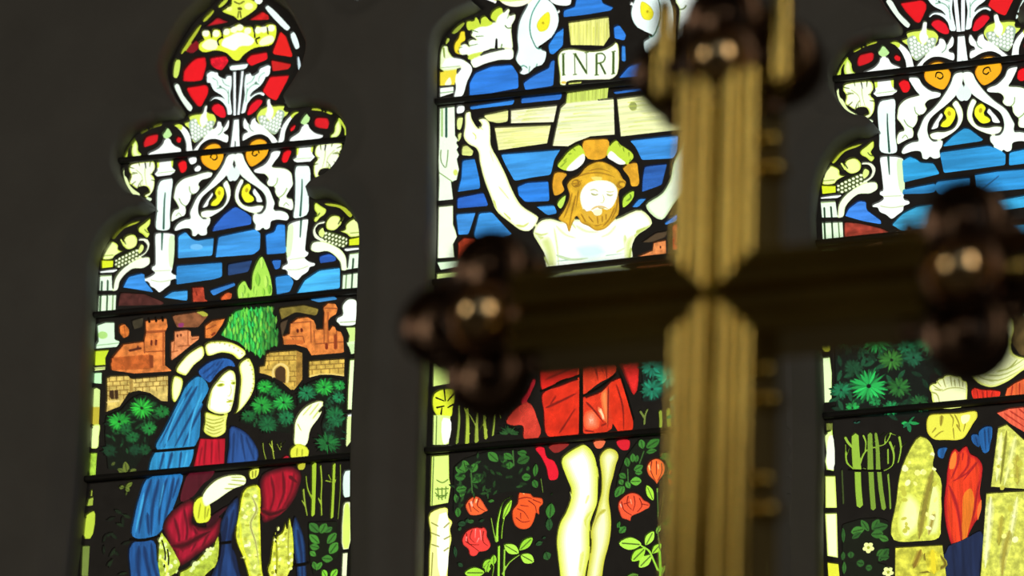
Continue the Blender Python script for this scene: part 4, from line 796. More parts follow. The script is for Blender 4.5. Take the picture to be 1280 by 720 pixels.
k(TR + '#n2', '6A7A34', 'e1', 14, '960,500 990,545')
# rose bushes
def rose(n, fr, s_, c1, c2, strokes):
    g('rose#%d' % n, c1, fr, s_, rim=(mixhex(c1, '601010', .45), 1.6))
    for q, w, c in strokes: k('rose#%d' % n, c, fr, w, q, w * .5)
DK = '7A140E'; LT = 'FFB49A'
rose(1, 'e3', '613,384 640,370 650,330 700,286 745,278 790,286 836,318 820,372 770,430 745,482 715,460 690,400 655,398 625,407', 'F26A44', 0, (('690,320 720,400 742,460', 9, DK), ('745,300 750,400', 8, DK), ('800,310 770,400', 8, DK), ('700,330 690,370', 20, LT), ('760,320 770,350', 18, LT)))
rose(2, 'e3', '438,580 455,545 480,518 530,499 560,510 590,542 625,600 642,632 618,642 590,660 550,672 480,666 450,622', 'F06430', 0, (('520,510 500,580 560,640', 9, DK), ('560,520 545,580 610,630', 10, DK), ('470,560 490,640', 8, DK), ('490,550 500,590', 22, LT), ('540,530 530,560', 16, 'FFC890')))
rose(3, 'e3', '908,492 925,440 940,408 966,394 1010,450 1040,502 1080,508 1122,520 1132,570 1102,602 1096,668 1072,650 1062,690 1010,785 950,798 890,770 855,690 858,620 900,560', 'EC5A24', 0, (('910,525 980,510 1030,520', 9, DK), ('940,430 960,480', 20, 'FFB870'), ('1000,540 1060,590 1070,640', 9, DK), ('1040,530 1110,560', 9, DK), ('900,610 960,640 1000,700', 8, DK), ('930,580 1000,590', 7, DK), ('890,690 950,730 1010,720', 8, DK), ('930,650 930,700', 7, DK)))
rose(4, 'e4', '408,400 425,350 450,318 500,292 540,284 580,290 596,282 632,318 635,370 655,410 668,452 640,492 560,512 550,530 530,544 500,545 478,530 464,480 420,442', 'EE4038', 0, (('450,340 470,430 560,440', 9, DK), ('500,310 480,380 520,420', 8, DK), ('530,300 525,380', 8, 'FFA8A0'), ('570,310 580,400', 9, 'FF9C98'), ('600,320 600,420 640,450', 9, DK), ('440,410 510,460 560,500', 9, DK), ('560,380 540,420', 9, 'FFA8A0'), ('450,370 445,410', 12, 'FF9088')))
rose(5, 'e5', '983,330 990,290 1012,258 1070,233 1132,268 1150,330 1142,370 1120,402 1088,450 1078,468 1060,442 1000,382', 'F07030', 0, (('1030,260 1020,340 1060,430', 9, DK), ('1070,260 1070,380', 8, DK), ('1115,280 1120,350 1085,430', 9, DK), ('1005,300 1015,340', 18, 'FFC070'), ('1085,290 1090,330', 18, 'FFB070')))
rose(6, 'e5', '728,650 740,610 760,588 800,555 850,538 900,548 930,570 960,605 990,618 1018,650 1005,680 980,692 930,720 900,732 850,760 842,794 815,785 770,770 740,712', 'EA5630', 0, (('760,620 780,690 850,740', 9, DK), ('820,570 810,640 850,690', 9, DK), ('870,570 880,640 860,700', 8, DK), ('920,590 940,660 900,710', 9, DK), ('780,640 850,620', 7, DK), ('750,640 760,670', 12, LT), ('840,600 850,640', 12, 'FF9A70'), ('940,640 1000,650', 8, DK)))
rose(7, 'e5', '1168,402 1190,330 1230,308 1262,340 1245,420 1195,482', 'D46030', 0, (('1215,330 1200,420', 9, DK),))
RS = 'rose_stem'; LG = 'A6E23A'
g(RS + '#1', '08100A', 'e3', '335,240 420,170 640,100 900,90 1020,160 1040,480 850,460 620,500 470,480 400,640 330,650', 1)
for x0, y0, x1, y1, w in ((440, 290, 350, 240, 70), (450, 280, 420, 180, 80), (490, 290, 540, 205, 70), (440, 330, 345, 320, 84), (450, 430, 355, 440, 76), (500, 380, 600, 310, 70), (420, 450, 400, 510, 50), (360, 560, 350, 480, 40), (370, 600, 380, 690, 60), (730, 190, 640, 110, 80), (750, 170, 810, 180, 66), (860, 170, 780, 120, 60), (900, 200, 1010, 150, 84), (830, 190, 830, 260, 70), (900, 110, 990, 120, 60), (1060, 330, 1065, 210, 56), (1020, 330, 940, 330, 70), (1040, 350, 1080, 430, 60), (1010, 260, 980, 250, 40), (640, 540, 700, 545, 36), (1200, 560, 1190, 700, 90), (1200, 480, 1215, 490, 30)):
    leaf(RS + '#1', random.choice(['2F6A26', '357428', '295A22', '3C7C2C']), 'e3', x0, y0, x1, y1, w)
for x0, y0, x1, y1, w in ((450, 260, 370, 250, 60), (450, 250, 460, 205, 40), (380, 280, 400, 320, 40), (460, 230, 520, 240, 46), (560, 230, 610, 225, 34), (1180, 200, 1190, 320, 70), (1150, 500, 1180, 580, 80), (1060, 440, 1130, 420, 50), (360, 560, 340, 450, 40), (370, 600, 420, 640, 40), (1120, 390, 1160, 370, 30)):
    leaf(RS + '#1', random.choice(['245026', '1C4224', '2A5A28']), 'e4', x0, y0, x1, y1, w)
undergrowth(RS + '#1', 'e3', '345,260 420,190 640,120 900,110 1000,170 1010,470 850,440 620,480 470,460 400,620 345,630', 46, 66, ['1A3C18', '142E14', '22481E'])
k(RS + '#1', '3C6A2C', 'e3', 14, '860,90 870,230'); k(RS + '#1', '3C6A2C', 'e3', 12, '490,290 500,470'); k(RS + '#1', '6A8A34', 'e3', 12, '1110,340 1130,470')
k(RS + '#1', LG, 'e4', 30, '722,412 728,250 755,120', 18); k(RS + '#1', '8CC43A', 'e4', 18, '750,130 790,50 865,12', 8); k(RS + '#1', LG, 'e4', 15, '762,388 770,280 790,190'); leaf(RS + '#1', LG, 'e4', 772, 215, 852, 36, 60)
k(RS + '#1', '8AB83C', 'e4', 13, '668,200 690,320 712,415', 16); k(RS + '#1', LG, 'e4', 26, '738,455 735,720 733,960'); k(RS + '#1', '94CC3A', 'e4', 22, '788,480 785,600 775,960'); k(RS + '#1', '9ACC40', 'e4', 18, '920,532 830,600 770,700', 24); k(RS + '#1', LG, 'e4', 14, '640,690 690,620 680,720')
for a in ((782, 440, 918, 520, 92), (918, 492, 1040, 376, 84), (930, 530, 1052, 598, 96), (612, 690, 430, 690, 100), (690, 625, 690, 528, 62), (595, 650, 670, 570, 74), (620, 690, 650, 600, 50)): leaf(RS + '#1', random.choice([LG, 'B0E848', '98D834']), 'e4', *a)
g(RS + '#2', '0A1408', 'e5', '920,60 1110,60 1100,160 960,230 960,330 940,480 840,510 700,600 720,420 790,230', 1)
for x0, y0, x1, y1, w in ((950, 150, 930, 65, 60), (980, 140, 1100, 65, 80), (980, 180, 1075, 165, 50), (860, 270, 860, 190, 50), (820, 310, 800, 225, 56), (890, 270, 900, 205, 40), (870, 340, 950, 300, 60), (880, 360, 945, 360, 50), (800, 410, 740, 370, 54), (840, 440, 935, 430, 80), (770, 470, 745, 420, 50), (760, 480, 705, 580, 70), (800, 440, 835, 500, 50), (1205, 250, 1120, 195, 70), (740, 900, 800, 840, 70), (730, 860, 740, 790, 40), (750, 560, 780, 480, 50)):
    leaf(RS + '#2', random.choice(['3C7E2C', '357428', '458C30']), 'e5', x0, y0, x1, y1, w)
leaf(RS + '#2', '64B034', 'e5', 838, 440, 938, 438, 76); leaf(RS + '#2', LG, 'e5', 1045, 612, 982, 470, 66); k(RS + '#2', '7CA83C', 'e5', 20, '1078,500 1080,560', 12); k(RS + '#2', '5C8438', 'e5', 13, '1080,540 1085,760'); k(RS + '#2', '5C8438', 'e5', 10, '1145,540 1130,640 1110,760')
k(RS + '#2', '3C6A2C', 'e5', 11, '960,170 920,280'); k(RS + '#2', '3C6A2C', 'e5', 11, '815,330 820,450'); leaf(RS + '#2', 'A8CC40', 'e5', 1200, 615, 1248, 525, 50)
for a in ((940, 440, 735, 424, 118), (972, 470, 850, 590, 100), (1028, 530, 915, 645, 96), (975, 448, 1045, 318, 84), (1032, 520, 1115, 430, 74)): leaf(RS + '#2', random.choice([LG, 'B0E848']), 'e6', *a)
leaf(RS + '#2', '6A9A34', 'e6', 1070, 345, 1105, 265, 50); k(RS + '#2', '9CD83C', 'e6', 15, '935,450 1000,490 1050,590 1085,670', 20); k(RS + '#2', '8AD034', 'e6', 26, '1100,500 1108,720 1110,960', 34); k(RS + '#2', '5C8438', 'e6', 12, '1085,340 1100,480'); leaf(RS + '#2', '8CC83C', 'e6', 1110, 720, 1145, 620, 40); leaf(RS + '#2', '5C8C2C', 'e6', 800, 730, 915, 712, 60)
# right edge of the middle light, behind the brass cross
g(BU + '#14', '1F5A30', 'k6', '810,330 1010,310 1000,600 830,620', 1, 'mottle'); g(BU + '#14', '1C4A26', 'k6', '800,20 1010,0 1005,120 810,140', 1, 'mottle'); g(BU + '#14', '1A4222', 'k6', '780,640 990,630 980,760 790,770', 1, 'mottle')
MIR = 2
for a in ('541,486 566,482 562,556 540,560', '539,574 561,570 563,606 559,628 537,632', '536,642 560,636 564,660 560,690 556,760 534,765'): g(B, 'E0F08C', 'p', a, 0)
MIR = 0

# what the brass cross hides from the front: town, hills and bushes carry on behind it
LN = MID; MIR = 0
g(H, '5A4430', 'p', '572,352 640,338 676,352 684,392 600,402 572,392', 1, 'mottle'); g(CB + '#16', 'B4562E', 'p', '578,398 640,392 680,396 682,424 580,432', 0, 'stone'); g(SW + '#12', 'C49C4C', 'p', '574,438 660,428 664,452 576,462', 0, 'stone')
g(SW + '#13', 'C09848', 'p', '800,388 930,372 928,408 802,418', 0, 'stone'); g(CB + '#17', 'C8643A', 'p', '806,356 862,350 860,380 806,384', 0, 'stone')
undergrowth(BU + '#14', 'p', '840,440 935,430 930,530 845,540', 60, 16, ['1E8A58', '26A878', '1A6A3A', '2C9A50']); undergrowth(BU + '#14', 'p', '840,570 925,560 920,760 838,770', 90, 16, ['2F6A26', '3C7C2C', '1E4A20', '4C9A34'])
g(B, 'C8E078', 'p', '542,400 565,398 563,440 541,444', 0)
# ================================================================== right light
LN = RIGHT; MIR = 0; CAN = False
DX, DZ = 1478.0, DZ0
RIGHT.axis = LEFT.axis + DX
for part, color, kind, poly, can in list(LEFT.sh):
    if can: RIGHT.sh.append((part, color, kind, poly + np.array([DX, DZ]), False))
RIGHT.outline = LEFT.outline + np.array([DX, DZ])
_t = np.clip((150 - RIGHT.outline[:, 1]) / 70, 0, 1); RIGHT.outline[:, 0] += 9 * _t * np.sign(RIGHT.outline[:, 0] - RIGHT.axis)   # this light is a little wider below the springing
MIR = 1
g(C, W, 'r2', '757,402 800,398 835,405 870,460 950,520 1040,545 1035,575 985,596 910,585 850,560 800,500', rim=('E2F6E8', 1))
MIR = 0
# sky
g(S, '2E98D0', 'r4', '556,652 650,560 745,494 790,500 925,602 900,622 570,670', kind='streak'); g(S, '2E96D4', 'c7', '643,570 830,544 892,575 891,622 660,652', kind='streak')
g(S, '2C9CD4', 'c7', '503,602 530,584 560,598 570,608 620,610 646,655 509,687', kind='streak'); g(S, '309CDA', 'c7', '904,570 962,558 1100,545 1100,600 903,624', kind='streak')
g(S, '2C88C4', 'r5', '640,62 755,40 757,100 700,108 560,112 562,80', 1, 'streak'); g(S, '2E88C4', 'r5', '750,78 760,30 962,8 957,102 780,117', kind='streak')
g(S, '2E94D6', 'r5', '988,-8 1120,-30 1500,-60 1500,50 1280,80 1000,107', 0, kind='streak'); g(S, '3AACDE', 'r5', '778,156 900,140 1040,134 1082,180 1082,246 830,252 788,200', kind='streak'); g(S, '3AACE0', 'r5', '1086,150 1282,114 1500,90 1500,180 1280,190 1118,214', 0, kind='streak')
g(S, '3C84E0', 'r5', '216,240 240,190 300,145 346,150 346,200 432,262 436,291 330,272', kind='streak'); g(S, '3EAEDC', 'r5', '493,290 560,220 640,180 747,164 740,220 692,342 600,344 560,330', kind='streak')
for s_ in ('1000,105 1130,0', '820,235 940,135'): k(S, '1A4A7A', 'r5', 5, s_)
# hill and town
g(H, 'A43C2C', 'r5', '214,270 320,280 440,310 517,351 420,361 214,371', kind='mottle', rim=('6A2C20', 2)); g(CB + '#21', 'BC6430', 'r5', '219,430 291,420 291,492 219,492', 0, 'stone'); g(CB + '#22', 'CE4A30', 'r5', '488,441 540,421 600,424 602,450 540,467 490,467', 0, 'stone'); g(H, '7A5230', 'r5', '300,420 440,382 442,462 300,472', 1, 'mottle')
g(T, 'A8DA3E', 'r5', '718,331 764,243 792,331', rim=('7CAE2C', 1)); g(T, '98CC3C', 'r5', '709,376 787,370 790,450 740,470 704,431', rim=('6E9E2C', 1)); k(T, '5A8A20', 'r5', 5, '755,270 740,320'); k(T, '5A8A20', 'r5', 5, '770,280 775,325')
g(SW + '#21', 'DCA04A', 'r6', '384,96 480,80 740,70 752,130 640,150 560,195 500,222 450,182 400,130', 0, 'stone')
courses(SW + '#21', 'r6', 400, 730, 85, 200, 5, 7, -12, '7A4E1E', 4)
for x in (480, 540): k(SW + '#21', '2E1A0E', 'r6', 26, [(x, 100), (x, 132)])
# border
g(B, 'C4D460', 'r6', '46,108 70,105 78,150 50,160'); g(B, 'DDE03C', 'r6', '40,165 82,160 90,220 82,296 30,290', rim=('B0A82C', 2)); g(B, 'E2FABC', 'r6', '33,331 86,325 99,430 98,607 38,612', 0, rim=('C4E488', 1.5))
g(B, '6A7430', 'r7', '100,228 170,228 170,300 105,310', 0, 'mottle'); g(B, 'E0FA9E', 'r7', '68,350 110,320 166,296 180,500 181,716 100,700 75,600', 0, rim=('B8D850', 2)); g(B, 'F2FCE0', 'r7', '130,360 165,350 176,700 120,690', 1)
g(B, 'E2F894', 'c8', '150,455 179,455 183,541 152,541', 0, rim=('D4E45C', 2)); g(B, 'F0FBC8', 'c8', '151,554 183,553 186,673 157,668', 0, rim=('D8EC6A', 2)); g(B, 'E6E83A', 'c8', '157,684 187,688 190,722 200,800 165,800', 0)
MIR = 2
for a in ('1024,415 1040,412 1041,470 1027,472', '1030,480 1040,476 1042,505 1032,506', '1030,545 1042,540 1044,590 1034,588', '1033,594 1044,594 1046,635 1034,635', '1035,642 1047,642 1049,697 1038,694', '1040,702 1050,702 1054,760 1042,760', '1024,318 1046,316 1048,380 1026,384'): g(B, 'E6F4A4', 'p', a, 0)
MIR = 0
g(B, 'C6E88C', 'r5', '80,438 180,430 184,500 150,520 100,515', 0); k(B, '4C6A34', 'r5', 8, '85,455 180,448')
# bushes and saplings
random.seed(31)
g(BU + '#21', '06100C', 'r6', '115,160 300,130 390,140 480,230 560,230 700,150 800,150 900,210 905,380 700,440 690,640 700,700 430,700 120,690', 1)
undergrowth(BU + '#21', 'r6', '130,180 300,150 390,160 480,250 560,250 700,170 800,170 890,230 890,370 690,440 630,640 600,680 430,680 130,670', 80, 74, ['0E3420', '16482C', '0C2A1A'])
for a in (('r6', 700, 228, 96, 14, '24BC6C'), ('r6', 370, 225, 96, 12, '26AC4C'), ('r6', 325, 505, 122, 14, '2ACC5C'), ('r6', 465, 345, 82, 11, '3E8430'), ('r6', 510, 515, 78, 9, '2C722E'), ('r6', 150, 215, 62, 7, '1E8E42'), ('r6', 560, 265, 64, 8, '1E8050'), ('r6', 600, 330, 70, 8, '1A5A3C'), ('r6', 835, 340, 70, 9, '1B6048'), ('r6', 155, 530, 66, 8, '1A8050'), ('r6', 225, 640, 52, 6, '26A84A'), ('r6', 365, 600, 40, 5, '20944A'), ('r6', 460, 640, 58, 7, '1E8E4C'), ('r6', 640, 610, 66, 8, '205C2C'), ('r6', 230, 390, 62, 7, '17482C')): ros(BU + '#21', a[5], a[0], a[1], a[2], a[3], a[4])
for x1, y1, w in ((990, 165, 30), (850, 235, 44), (870, 285, 38), (945, 330, 46), (1040, 240, 44)): leaf(BU + '#21', random.choice(['24B054', '1E9248', '1A7040']), 'r7', 920, 225, x1, y1, w, False)
for x1, y1 in ((380, 215), (450, 210)): leaf(BU + '#21', '1A4A3A', 'r7', 400, 240, x1, y1, 30, False)
A1, A2 = '92B83A', '789A32'
k(TR + '#r0', A1, 'r7', 66, '392,355 396,500 412,700', 84); k(TR + '#r0', A1, 'r7', 60, '418,716 425,900 440,1060', 62); k(TR + '#r0', A1, 'r7', 22, '290,370 320,425 362,470', 26); k(TR + '#r0', A1, 'r7', 26, '440,640 500,510 600,470 690,440 750,330', 18); k(TR + '#r0', A1, 'r7', 16, '470,350 498,420 490,520')
k(TR + '#r0', A1, 'r7', 16, '690,440 700,360 745,325', 10); k(TR + '#r0', A1, 'r7', 12, '745,335 800,355'); k(TR + '#r1', '8CB434', 'r7', 22, '300,520 312,630 380,692', 14); k(TR + '#r1', '8CB434', 'r7', 11, '335,480 308,560'); k(TR + '#r1', '8CB434', 'r7', 10, '296,440 298,540')
k(TR + '#r2', A2, 'r7', 46, '540,340 545,700', 60); k(TR + '#r2', A2, 'r7', 52, '550,716 560,900 575,1090', 50); k(TR + '#r3', A2, 'r7', 24, '596,330 612,440 622,700', 48); k(TR + '#r3', A2, 'r7', 44, '632,716 650,900 680,1090', 44); k(TR + '#r3', A2, 'r7', 12, '560,440 600,400')
k(TR + '#r4', A1, 'r7', 22, '735,415 778,540 760,660 660,716', 18); k(TR + '#r4', A1, 'r7', 18, '720,490 722,640'); k(TR + '#r4', A1, 'r7', 12, '790,450 770,520'); k(TR + '#r4', '84AC2E', 'r7', 10, '650,615 700,572'); k(TR + '#r4', '84AC2E', 'r7', 9, '640,540 695,480'); k(TR + '#r4', '84AC2E', 'r7', 9, '620,380 690,330')
k(TR + '#r5', A1, 'r7', 24, '832,365 850,480 820,630', 16); k(TR + '#r5', A1, 'r7', 14, '850,480 912,420', 8); k(TR + '#r4', A2, 'r7', 20, '720,740 735,900 745,1090'); k(TR + '#r1', '5A6E2C', 'r7', 18, '500,690 470,680')
k(TR + '#r1', '3A4A20', 'r7', 20, '260,700 275,1040'); paint(TR + '#r0', 'r7', 22, '330,704 470,708'); paint(TR + '#r2', 'r7', 20, '480,708 590,708'); paint(TR + '#r3', 'r7', 20, '590,708 670,708')
g(PL + '#21', '0A1208', 'q2', '230,260 400,210 560,200 650,230 655,410 540,600 640,620 560,760 240,760', 1)
for x0, y0, x1, y1, w in ((430, 300, 310, 330, 80), (470, 320, 400, 220, 60), (500, 310, 560, 215, 70), (500, 300, 640, 270, 80), (490, 350, 600, 340, 80), (560, 370, 645, 400, 60), (400, 330, 320, 385, 50), (560, 590, 645, 470, 84), (570, 560, 655, 550, 60), (540, 540, 600, 480, 50), (310, 560, 310, 500, 60), (240, 580, 240, 500, 40), (360, 600, 430, 610, 70), (440, 640, 500, 650, 60), (250, 700, 250, 590, 40), (245, 420, 240, 290, 36)):
    leaf(PL + '#21', random.choice(['2A5A24', '346A28', '3E7A2C']), 'q2', x0, y0, x1, y1, w)
for cx, cy in ((466, 466), (642, 684)):
    for i in range(5):
        a = math.radians(90 + i * 72); ell('flower#%d' % cx, 'EAF49A', 'q2', cx + 31 * math.cos(a), cy + 31 * math.sin(a), 23, 21)
    ell('flower#%d' % cx, 'A8B02C', 'q2', cx, cy, 12, 12)
# ------------------------------------------------------------------ robed man with clasped hands
MN = 'robed_man'
MH = MN + '>halo'; MF = MN + '>face'; MHR = MN + '>hair'; MS = MN + '>scarf'; MC = MN + '>gold_cloak'; MHD = MN + '>clasped_hands'; MCF = MN + '>cuff'
g(MH, 'E8EEA0', 'p', '1188,400 1186,360 1200,322 1232,306 1268,304 1300,318 1314,352 1312,392 1290,420 1215,425', rim=('C8D24C', 4))
g(MHR, '5C4A26', 'q4', '360,680 350,560 395,420 420,340 440,80 560,-160 800,-260 1100,-220 1290,-40 1340,300 1330,560 1250,580 1150,470 1040,300 640,420 640,600 520,640', kind='mottle')
g(MF, 'F2F4B0', 'q4', '500,320 520,80 640,-60 860,-120 1060,-60 1120,120 1080,300 1020,460 900,600 720,640 640,560 560,400', rim=('D0D46A', 3))
for s_, w in (('600,150 680,120 740,150', 16), ('880,120 950,100 1020,130', 16), ('620,190 690,180 730,200', 20), ('890,170 960,160 1010,180', 20), ('790,180 800,300 760,330 830,340', 14), ('700,410 790,400 880,410', 20), ('640,360 720,440 860,450', 12)): k(MF, '8A8430', 'q4', w, s_, w * .6)
g(MS, 'F2F8B8', 'r6', '922,345 935,310 985,330 1030,345 1045,300 1130,262 1190,225 1210,300 1300,330 1420,300 1400,380 1300,400 1180,480 1080,516 1000,490 950,432 928,385', rim=('D8E060', 4), steps=4)
g(MS, 'C4DC50', 'q4', '512,325 700,312 860,306 1040,300 880,345 750,395 560,412')
for s_, w in (('950,390 1010,450 1100,480', 6), ('1000,350 1020,420 1130,440 1280,370', 6), ('1020,460 1120,470 1250,410', 5), ('1110,420 1200,390 1290,330', 5), ('965,350 985,430', 5), ('1240,340 1180,400 1100,410', 4)): k(MS, '9AA43A', 'r6', w, s_, w * .5)
g(MHR, 'D6D23C', 'q4', '360,520 400,500 420,640 380,665'); g(MHR, '6A5A30', 'q4', '430,360 640,420 640,600 590,612 560,520 500,540 440,560', kind='mottle')
for s_ in ('470,520 480,610', '520,500 530,620', '580,520 600,610', '450,420 470,500'): k(MHR, 'D8D048', 'q4', 18, s_, 8)
g(MHD, 'F0F6B8', 'r8', '438,260 445,225 470,208 495,205 520,170 560,155 575,138 622,130 660,140 720,150 732,175 765,188 777,320 765,402 490,417 460,340 455,290', rim=('D0DC5C', 2.5))
for s_, w in (('460,215 540,265 560,262', 7), ('500,180 545,240', 7), ('560,160 585,250', 7), ('625,138 640,240', 7), ('660,170 670,240', 8), ('700,160 710,240', 7), ('735,190 735,240', 7), ('450,285 500,300 530,390', 9), ('545,280 600,255 720,250 760,262', 5), ('480,260 545,275', 7)): k(MHD, '868C2C', 'r8', w, s_, w * .5)
g(MCF, 'E6E44C', 'r8', '412,580 420,520 440,489 560,475 700,470 860,458 867,510 830,570 800,622 740,702 700,716 600,716 470,704 424,650', rim=('C8BC30', 2))
for s_, w in (('550,490 540,590', 22), ('500,600 460,650', 9), ('620,480 650,520 640,600', 9), ('660,480 700,560 710,620', 9), ('680,570 720,640', 12), ('480,690 540,640 570,630', 8), ('760,560 740,640', 7), ('650,600 660,710', 8)): k(MCF, '7C6A1C', 'r8', w, s_, w * .4)
g(MCF, 'F6F6B0', 'r8', '720,500 800,490 790,540 740,570')
RB = MN     # tunic: the body of the figure
g(RB, 'E4301E', 'r8', '812,272 830,248 900,262 1000,266 1072,284 1062,330 1000,376 868,392', kind='fold')
for s_ in ('860,265 880,380', '910,270 925,380', '950,272 955,378', '1000,275 985,370'): k(RB, '8A1410', 'r8', 9, s_, 4)
g(RB, 'E66432', 'r8', '1103,345 1130,250 1200,200 1300,155 1560,160 1560,360 1103,372', 0, 'fold'); g(RB, 'EA6244', 'r8', '1032,470 1150,430 1290,416 1560,400 1560,700 1300,655 1160,572', 0, 'fold')
for s_ in ('1180,220 1160,360', '1240,200 1240,350', '1100,470 1290,600', '1150,450 1290,540', '1230,430 1290,480'): k(RB, '9A2418', 'r8', 10, s_, 5)
g(RB, 'EA3E1E', 'q1', '570,600 590,450 600,330 640,170 668,148 700,172 735,140 765,124 800,190 868,228 912,310 905,400 890,560 905,640 880,760 840,820 780,940 735,1100 700,1120 640,1010 590,840', kind='fold', rim=('B81A20', 4))
g(RB, 'F07E24', 'q1', '750,540 800,500 840,600 800,820 735,1040 715,1000 730,800', kind='fold'); g(RB, 'F08030', 'q1', '620,330 640,200 668,170 680,230 650,330'); g(RB, 'F07030', 'q1', '870,660 900,600 902,680 870,790')
for s_, w in (('700,190 690,280 630,420', 14), ('790,200 780,300 660,440', 16), ('870,260 780,360 640,440', 14), ('610,470 680,650 710,820 730,1080', 20), ('905,380 860,560 840,700 810,830', 16), ('740,180 730,260', 9), ('840,300 740,430', 8)): k(RB, '8E1220', 'q1', w, s_, w * .5)
# blue under-robe
MB_ = MN + '>blue_robe'
g(MB_, '1E5E9C', 'q1', '880,-10 900,-30 930,-48 990,-50 1000,20 980,120 962,182 930,194 885,90', kind='fold'); g(MB_, '1E5894', 'q1', '818,20 862,18 882,142 828,102', kind='fold'); g(MB_, '205C98', 'q1', '518,150 602,140 580,195 560,242 520,222', kind='fold')
g(MB_, '1A2848', 'c8', '478,640 515,625 562,600 560,722 570,800 470,800', kind='fold')
for s_ in ('930,-30 940,180', '960,-40 970,120', '850,40 870,130'): k(MB_, '10305A', 'q1', 9, s_, 5)
# gold cloak
g(MC, 'D8DE52', 'c8', '402,350 420,356 441,400 437,428 457,462 455,560 453,620 400,629 334,626 340,520 355,430', kind='mottle'); g(MC, 'D8D648', 'c8', '337,645 462,638 472,722 480,800 335,800', 0, 'mottle')
g(MC, 'F0F8A8', 'c8', '355,520 372,500 400,520 398,600 360,622 345,600', rim=('DCE45C', 7), steps=5); g(MC, 'EAF49A', 'c8', '432,470 452,480 450,610 425,615', rim=('DCE25A', 4))
k(MC, '82742A', 'c8', 8, '436,440 420,510 400,622', 14); k(MC, '96822C', 'c8', 6, '441,550 425,612')
random.seed(9)
for i in range(26): ell(MC, random.choice(['C2C244', 'F0F284', 'C8C448', 'F4F8B0']), 'c8', random.uniform(350, 445), random.uniform(380, 620), random.uniform(4, 9), random.uniform(4, 10), random.uniform(0, 90), 7)
k(MC, '5A4A14', 'c8', 5, '450,660 470,690 440,705 400,712'); k(MC, '5A4A14', 'c8', 6, '415,660 418,680'); k(MC, '7A5A1C', 'c8', 9, '405,650 385,700'); k(MC, 'E8D428', 'c8', 18, '435,650 440,715')
g(MC, 'DCE062', 'c8', '590,485 600,400 609,328 632,318 680,362 820,420 830,480 680,491', 0, 'mottle'); g(MC, 'DCE05C', 'c8', '578,501 680,495 840,490 870,722 880,800 552,800 564,705', 0, 'mottle')
for s_, w, c in (('618,340 605,470', 9, 'F4FAB0'), ('655,350 640,420 625,480', 9, 'F2F8A0'), ('632,335 622,420 615,478', 5, '6E6A20'), ('660,400 660,480', 12, 'A89C34'), ('590,510 575,700', 12, 'F6FAC4'), ('660,510 640,620 620,700', 9, 'F4F8B0'), ('620,560 610,640', 10, 'A89C34'), ('640,600 625,660 620,720', 12, '9C8E30'), ('690,500 720,720', 9, 'F2F6A0'), ('760,500 800,720', 9, '9A8E30')): k(MC, c, 'c8', w, s_, w * .6)
for i in range(34): ell(MC, random.choice(['C2C244', 'F0F284', 'C0BC40', 'F4F8B0']), 'c8', random.uniform(600, 840), random.uniform(380, 715), random.uniform(4, 10), random.uniform(4, 11), random.uniform(0, 90), 7)
# rest of the right-hand side, beyond the picture's edge
g(BU + '#22', '12301C', 'p', '1322,440 1360,430 1372,640 1330,650', 1, 'mottle'); g(SW + '#22', 'C89A48', 'p', '1322,330 1368,325 1362,420 1325,425', 0, 'stone')

g(H, '6A4A30', 'p', '1052,326 1180,318 1186,345 1054,356', 1, 'mottle'); g(CB + '#23', 'BE6434', 'p', '1054,362 1120,352 1124,384 1056,394', 0, 'stone'); g(CB + '#24', 'CC7038', 'p', '1130,350 1182,346 1184,388 1132,392', 0, 'stone')
g(S, '3AA8DC', 'p', '1190,286 1300,274 1368,268 1366,306 1316,308 1290,296 1230,296 1196,312', 0, 'streak')
g(B, 'C6E088', 'p', '1024,336 1046,334 1047,392 1028,396', 0); undergrowth(BU + '#22', 'p', '1326,446 1360,434 1370,640 1332,650', 50, 16, ['1E8E48', '26A84A', '1B6048'])
g(BU + '#23', '0E2A18', 'p', '1324,655 1372,645 1374,745 1326,750', 0); undergrowth(BU + '#23', 'p', '1326,660 1370,650 1372,740 1328,745', 30, 16, ['2A5A24', '346A28', '3E7A2C'])
# ================================================================== from drawing to leaded glass
GLASS_T, LEAD_T = 1.5, 4.0        # half thickness in mm
def slab(tris, V, mats_of, t, ox, oz):
    """solid plate from a set of triangles of the planar map (mm -> m, origin at ox, oz)"""
    used = {}; co = []
    def vid(i, s_):
        key_ = (i, s_)
        if key_ not in used:
            used[key_] = len(co); co.append(((V[i][0] - ox) / 1000, s_ * t / 1000, (V[i][1] - oz) / 1000))
        return used[key_]
    faces = []; mi = []; edge = {}
    for tri, m in zip(tris, mats_of):
        faces.append([vid(i, -1) for i in tri]); mi.append(m)
        faces.append([vid(i, 1) for i in reversed(tri)]); mi.append(m)
        for a, b in zip(tri, tri[1:] + tri[:1]):
            if (b, a) in edge: del edge[(b, a)]
            else: edge[(a, b)] = m
    for (a, b), m in edge.items():
        faces.append([vid(b, -1), vid(a, -1), vid(a, 1), vid(b, 1)]); mi.append(m)
    return co, faces, mi

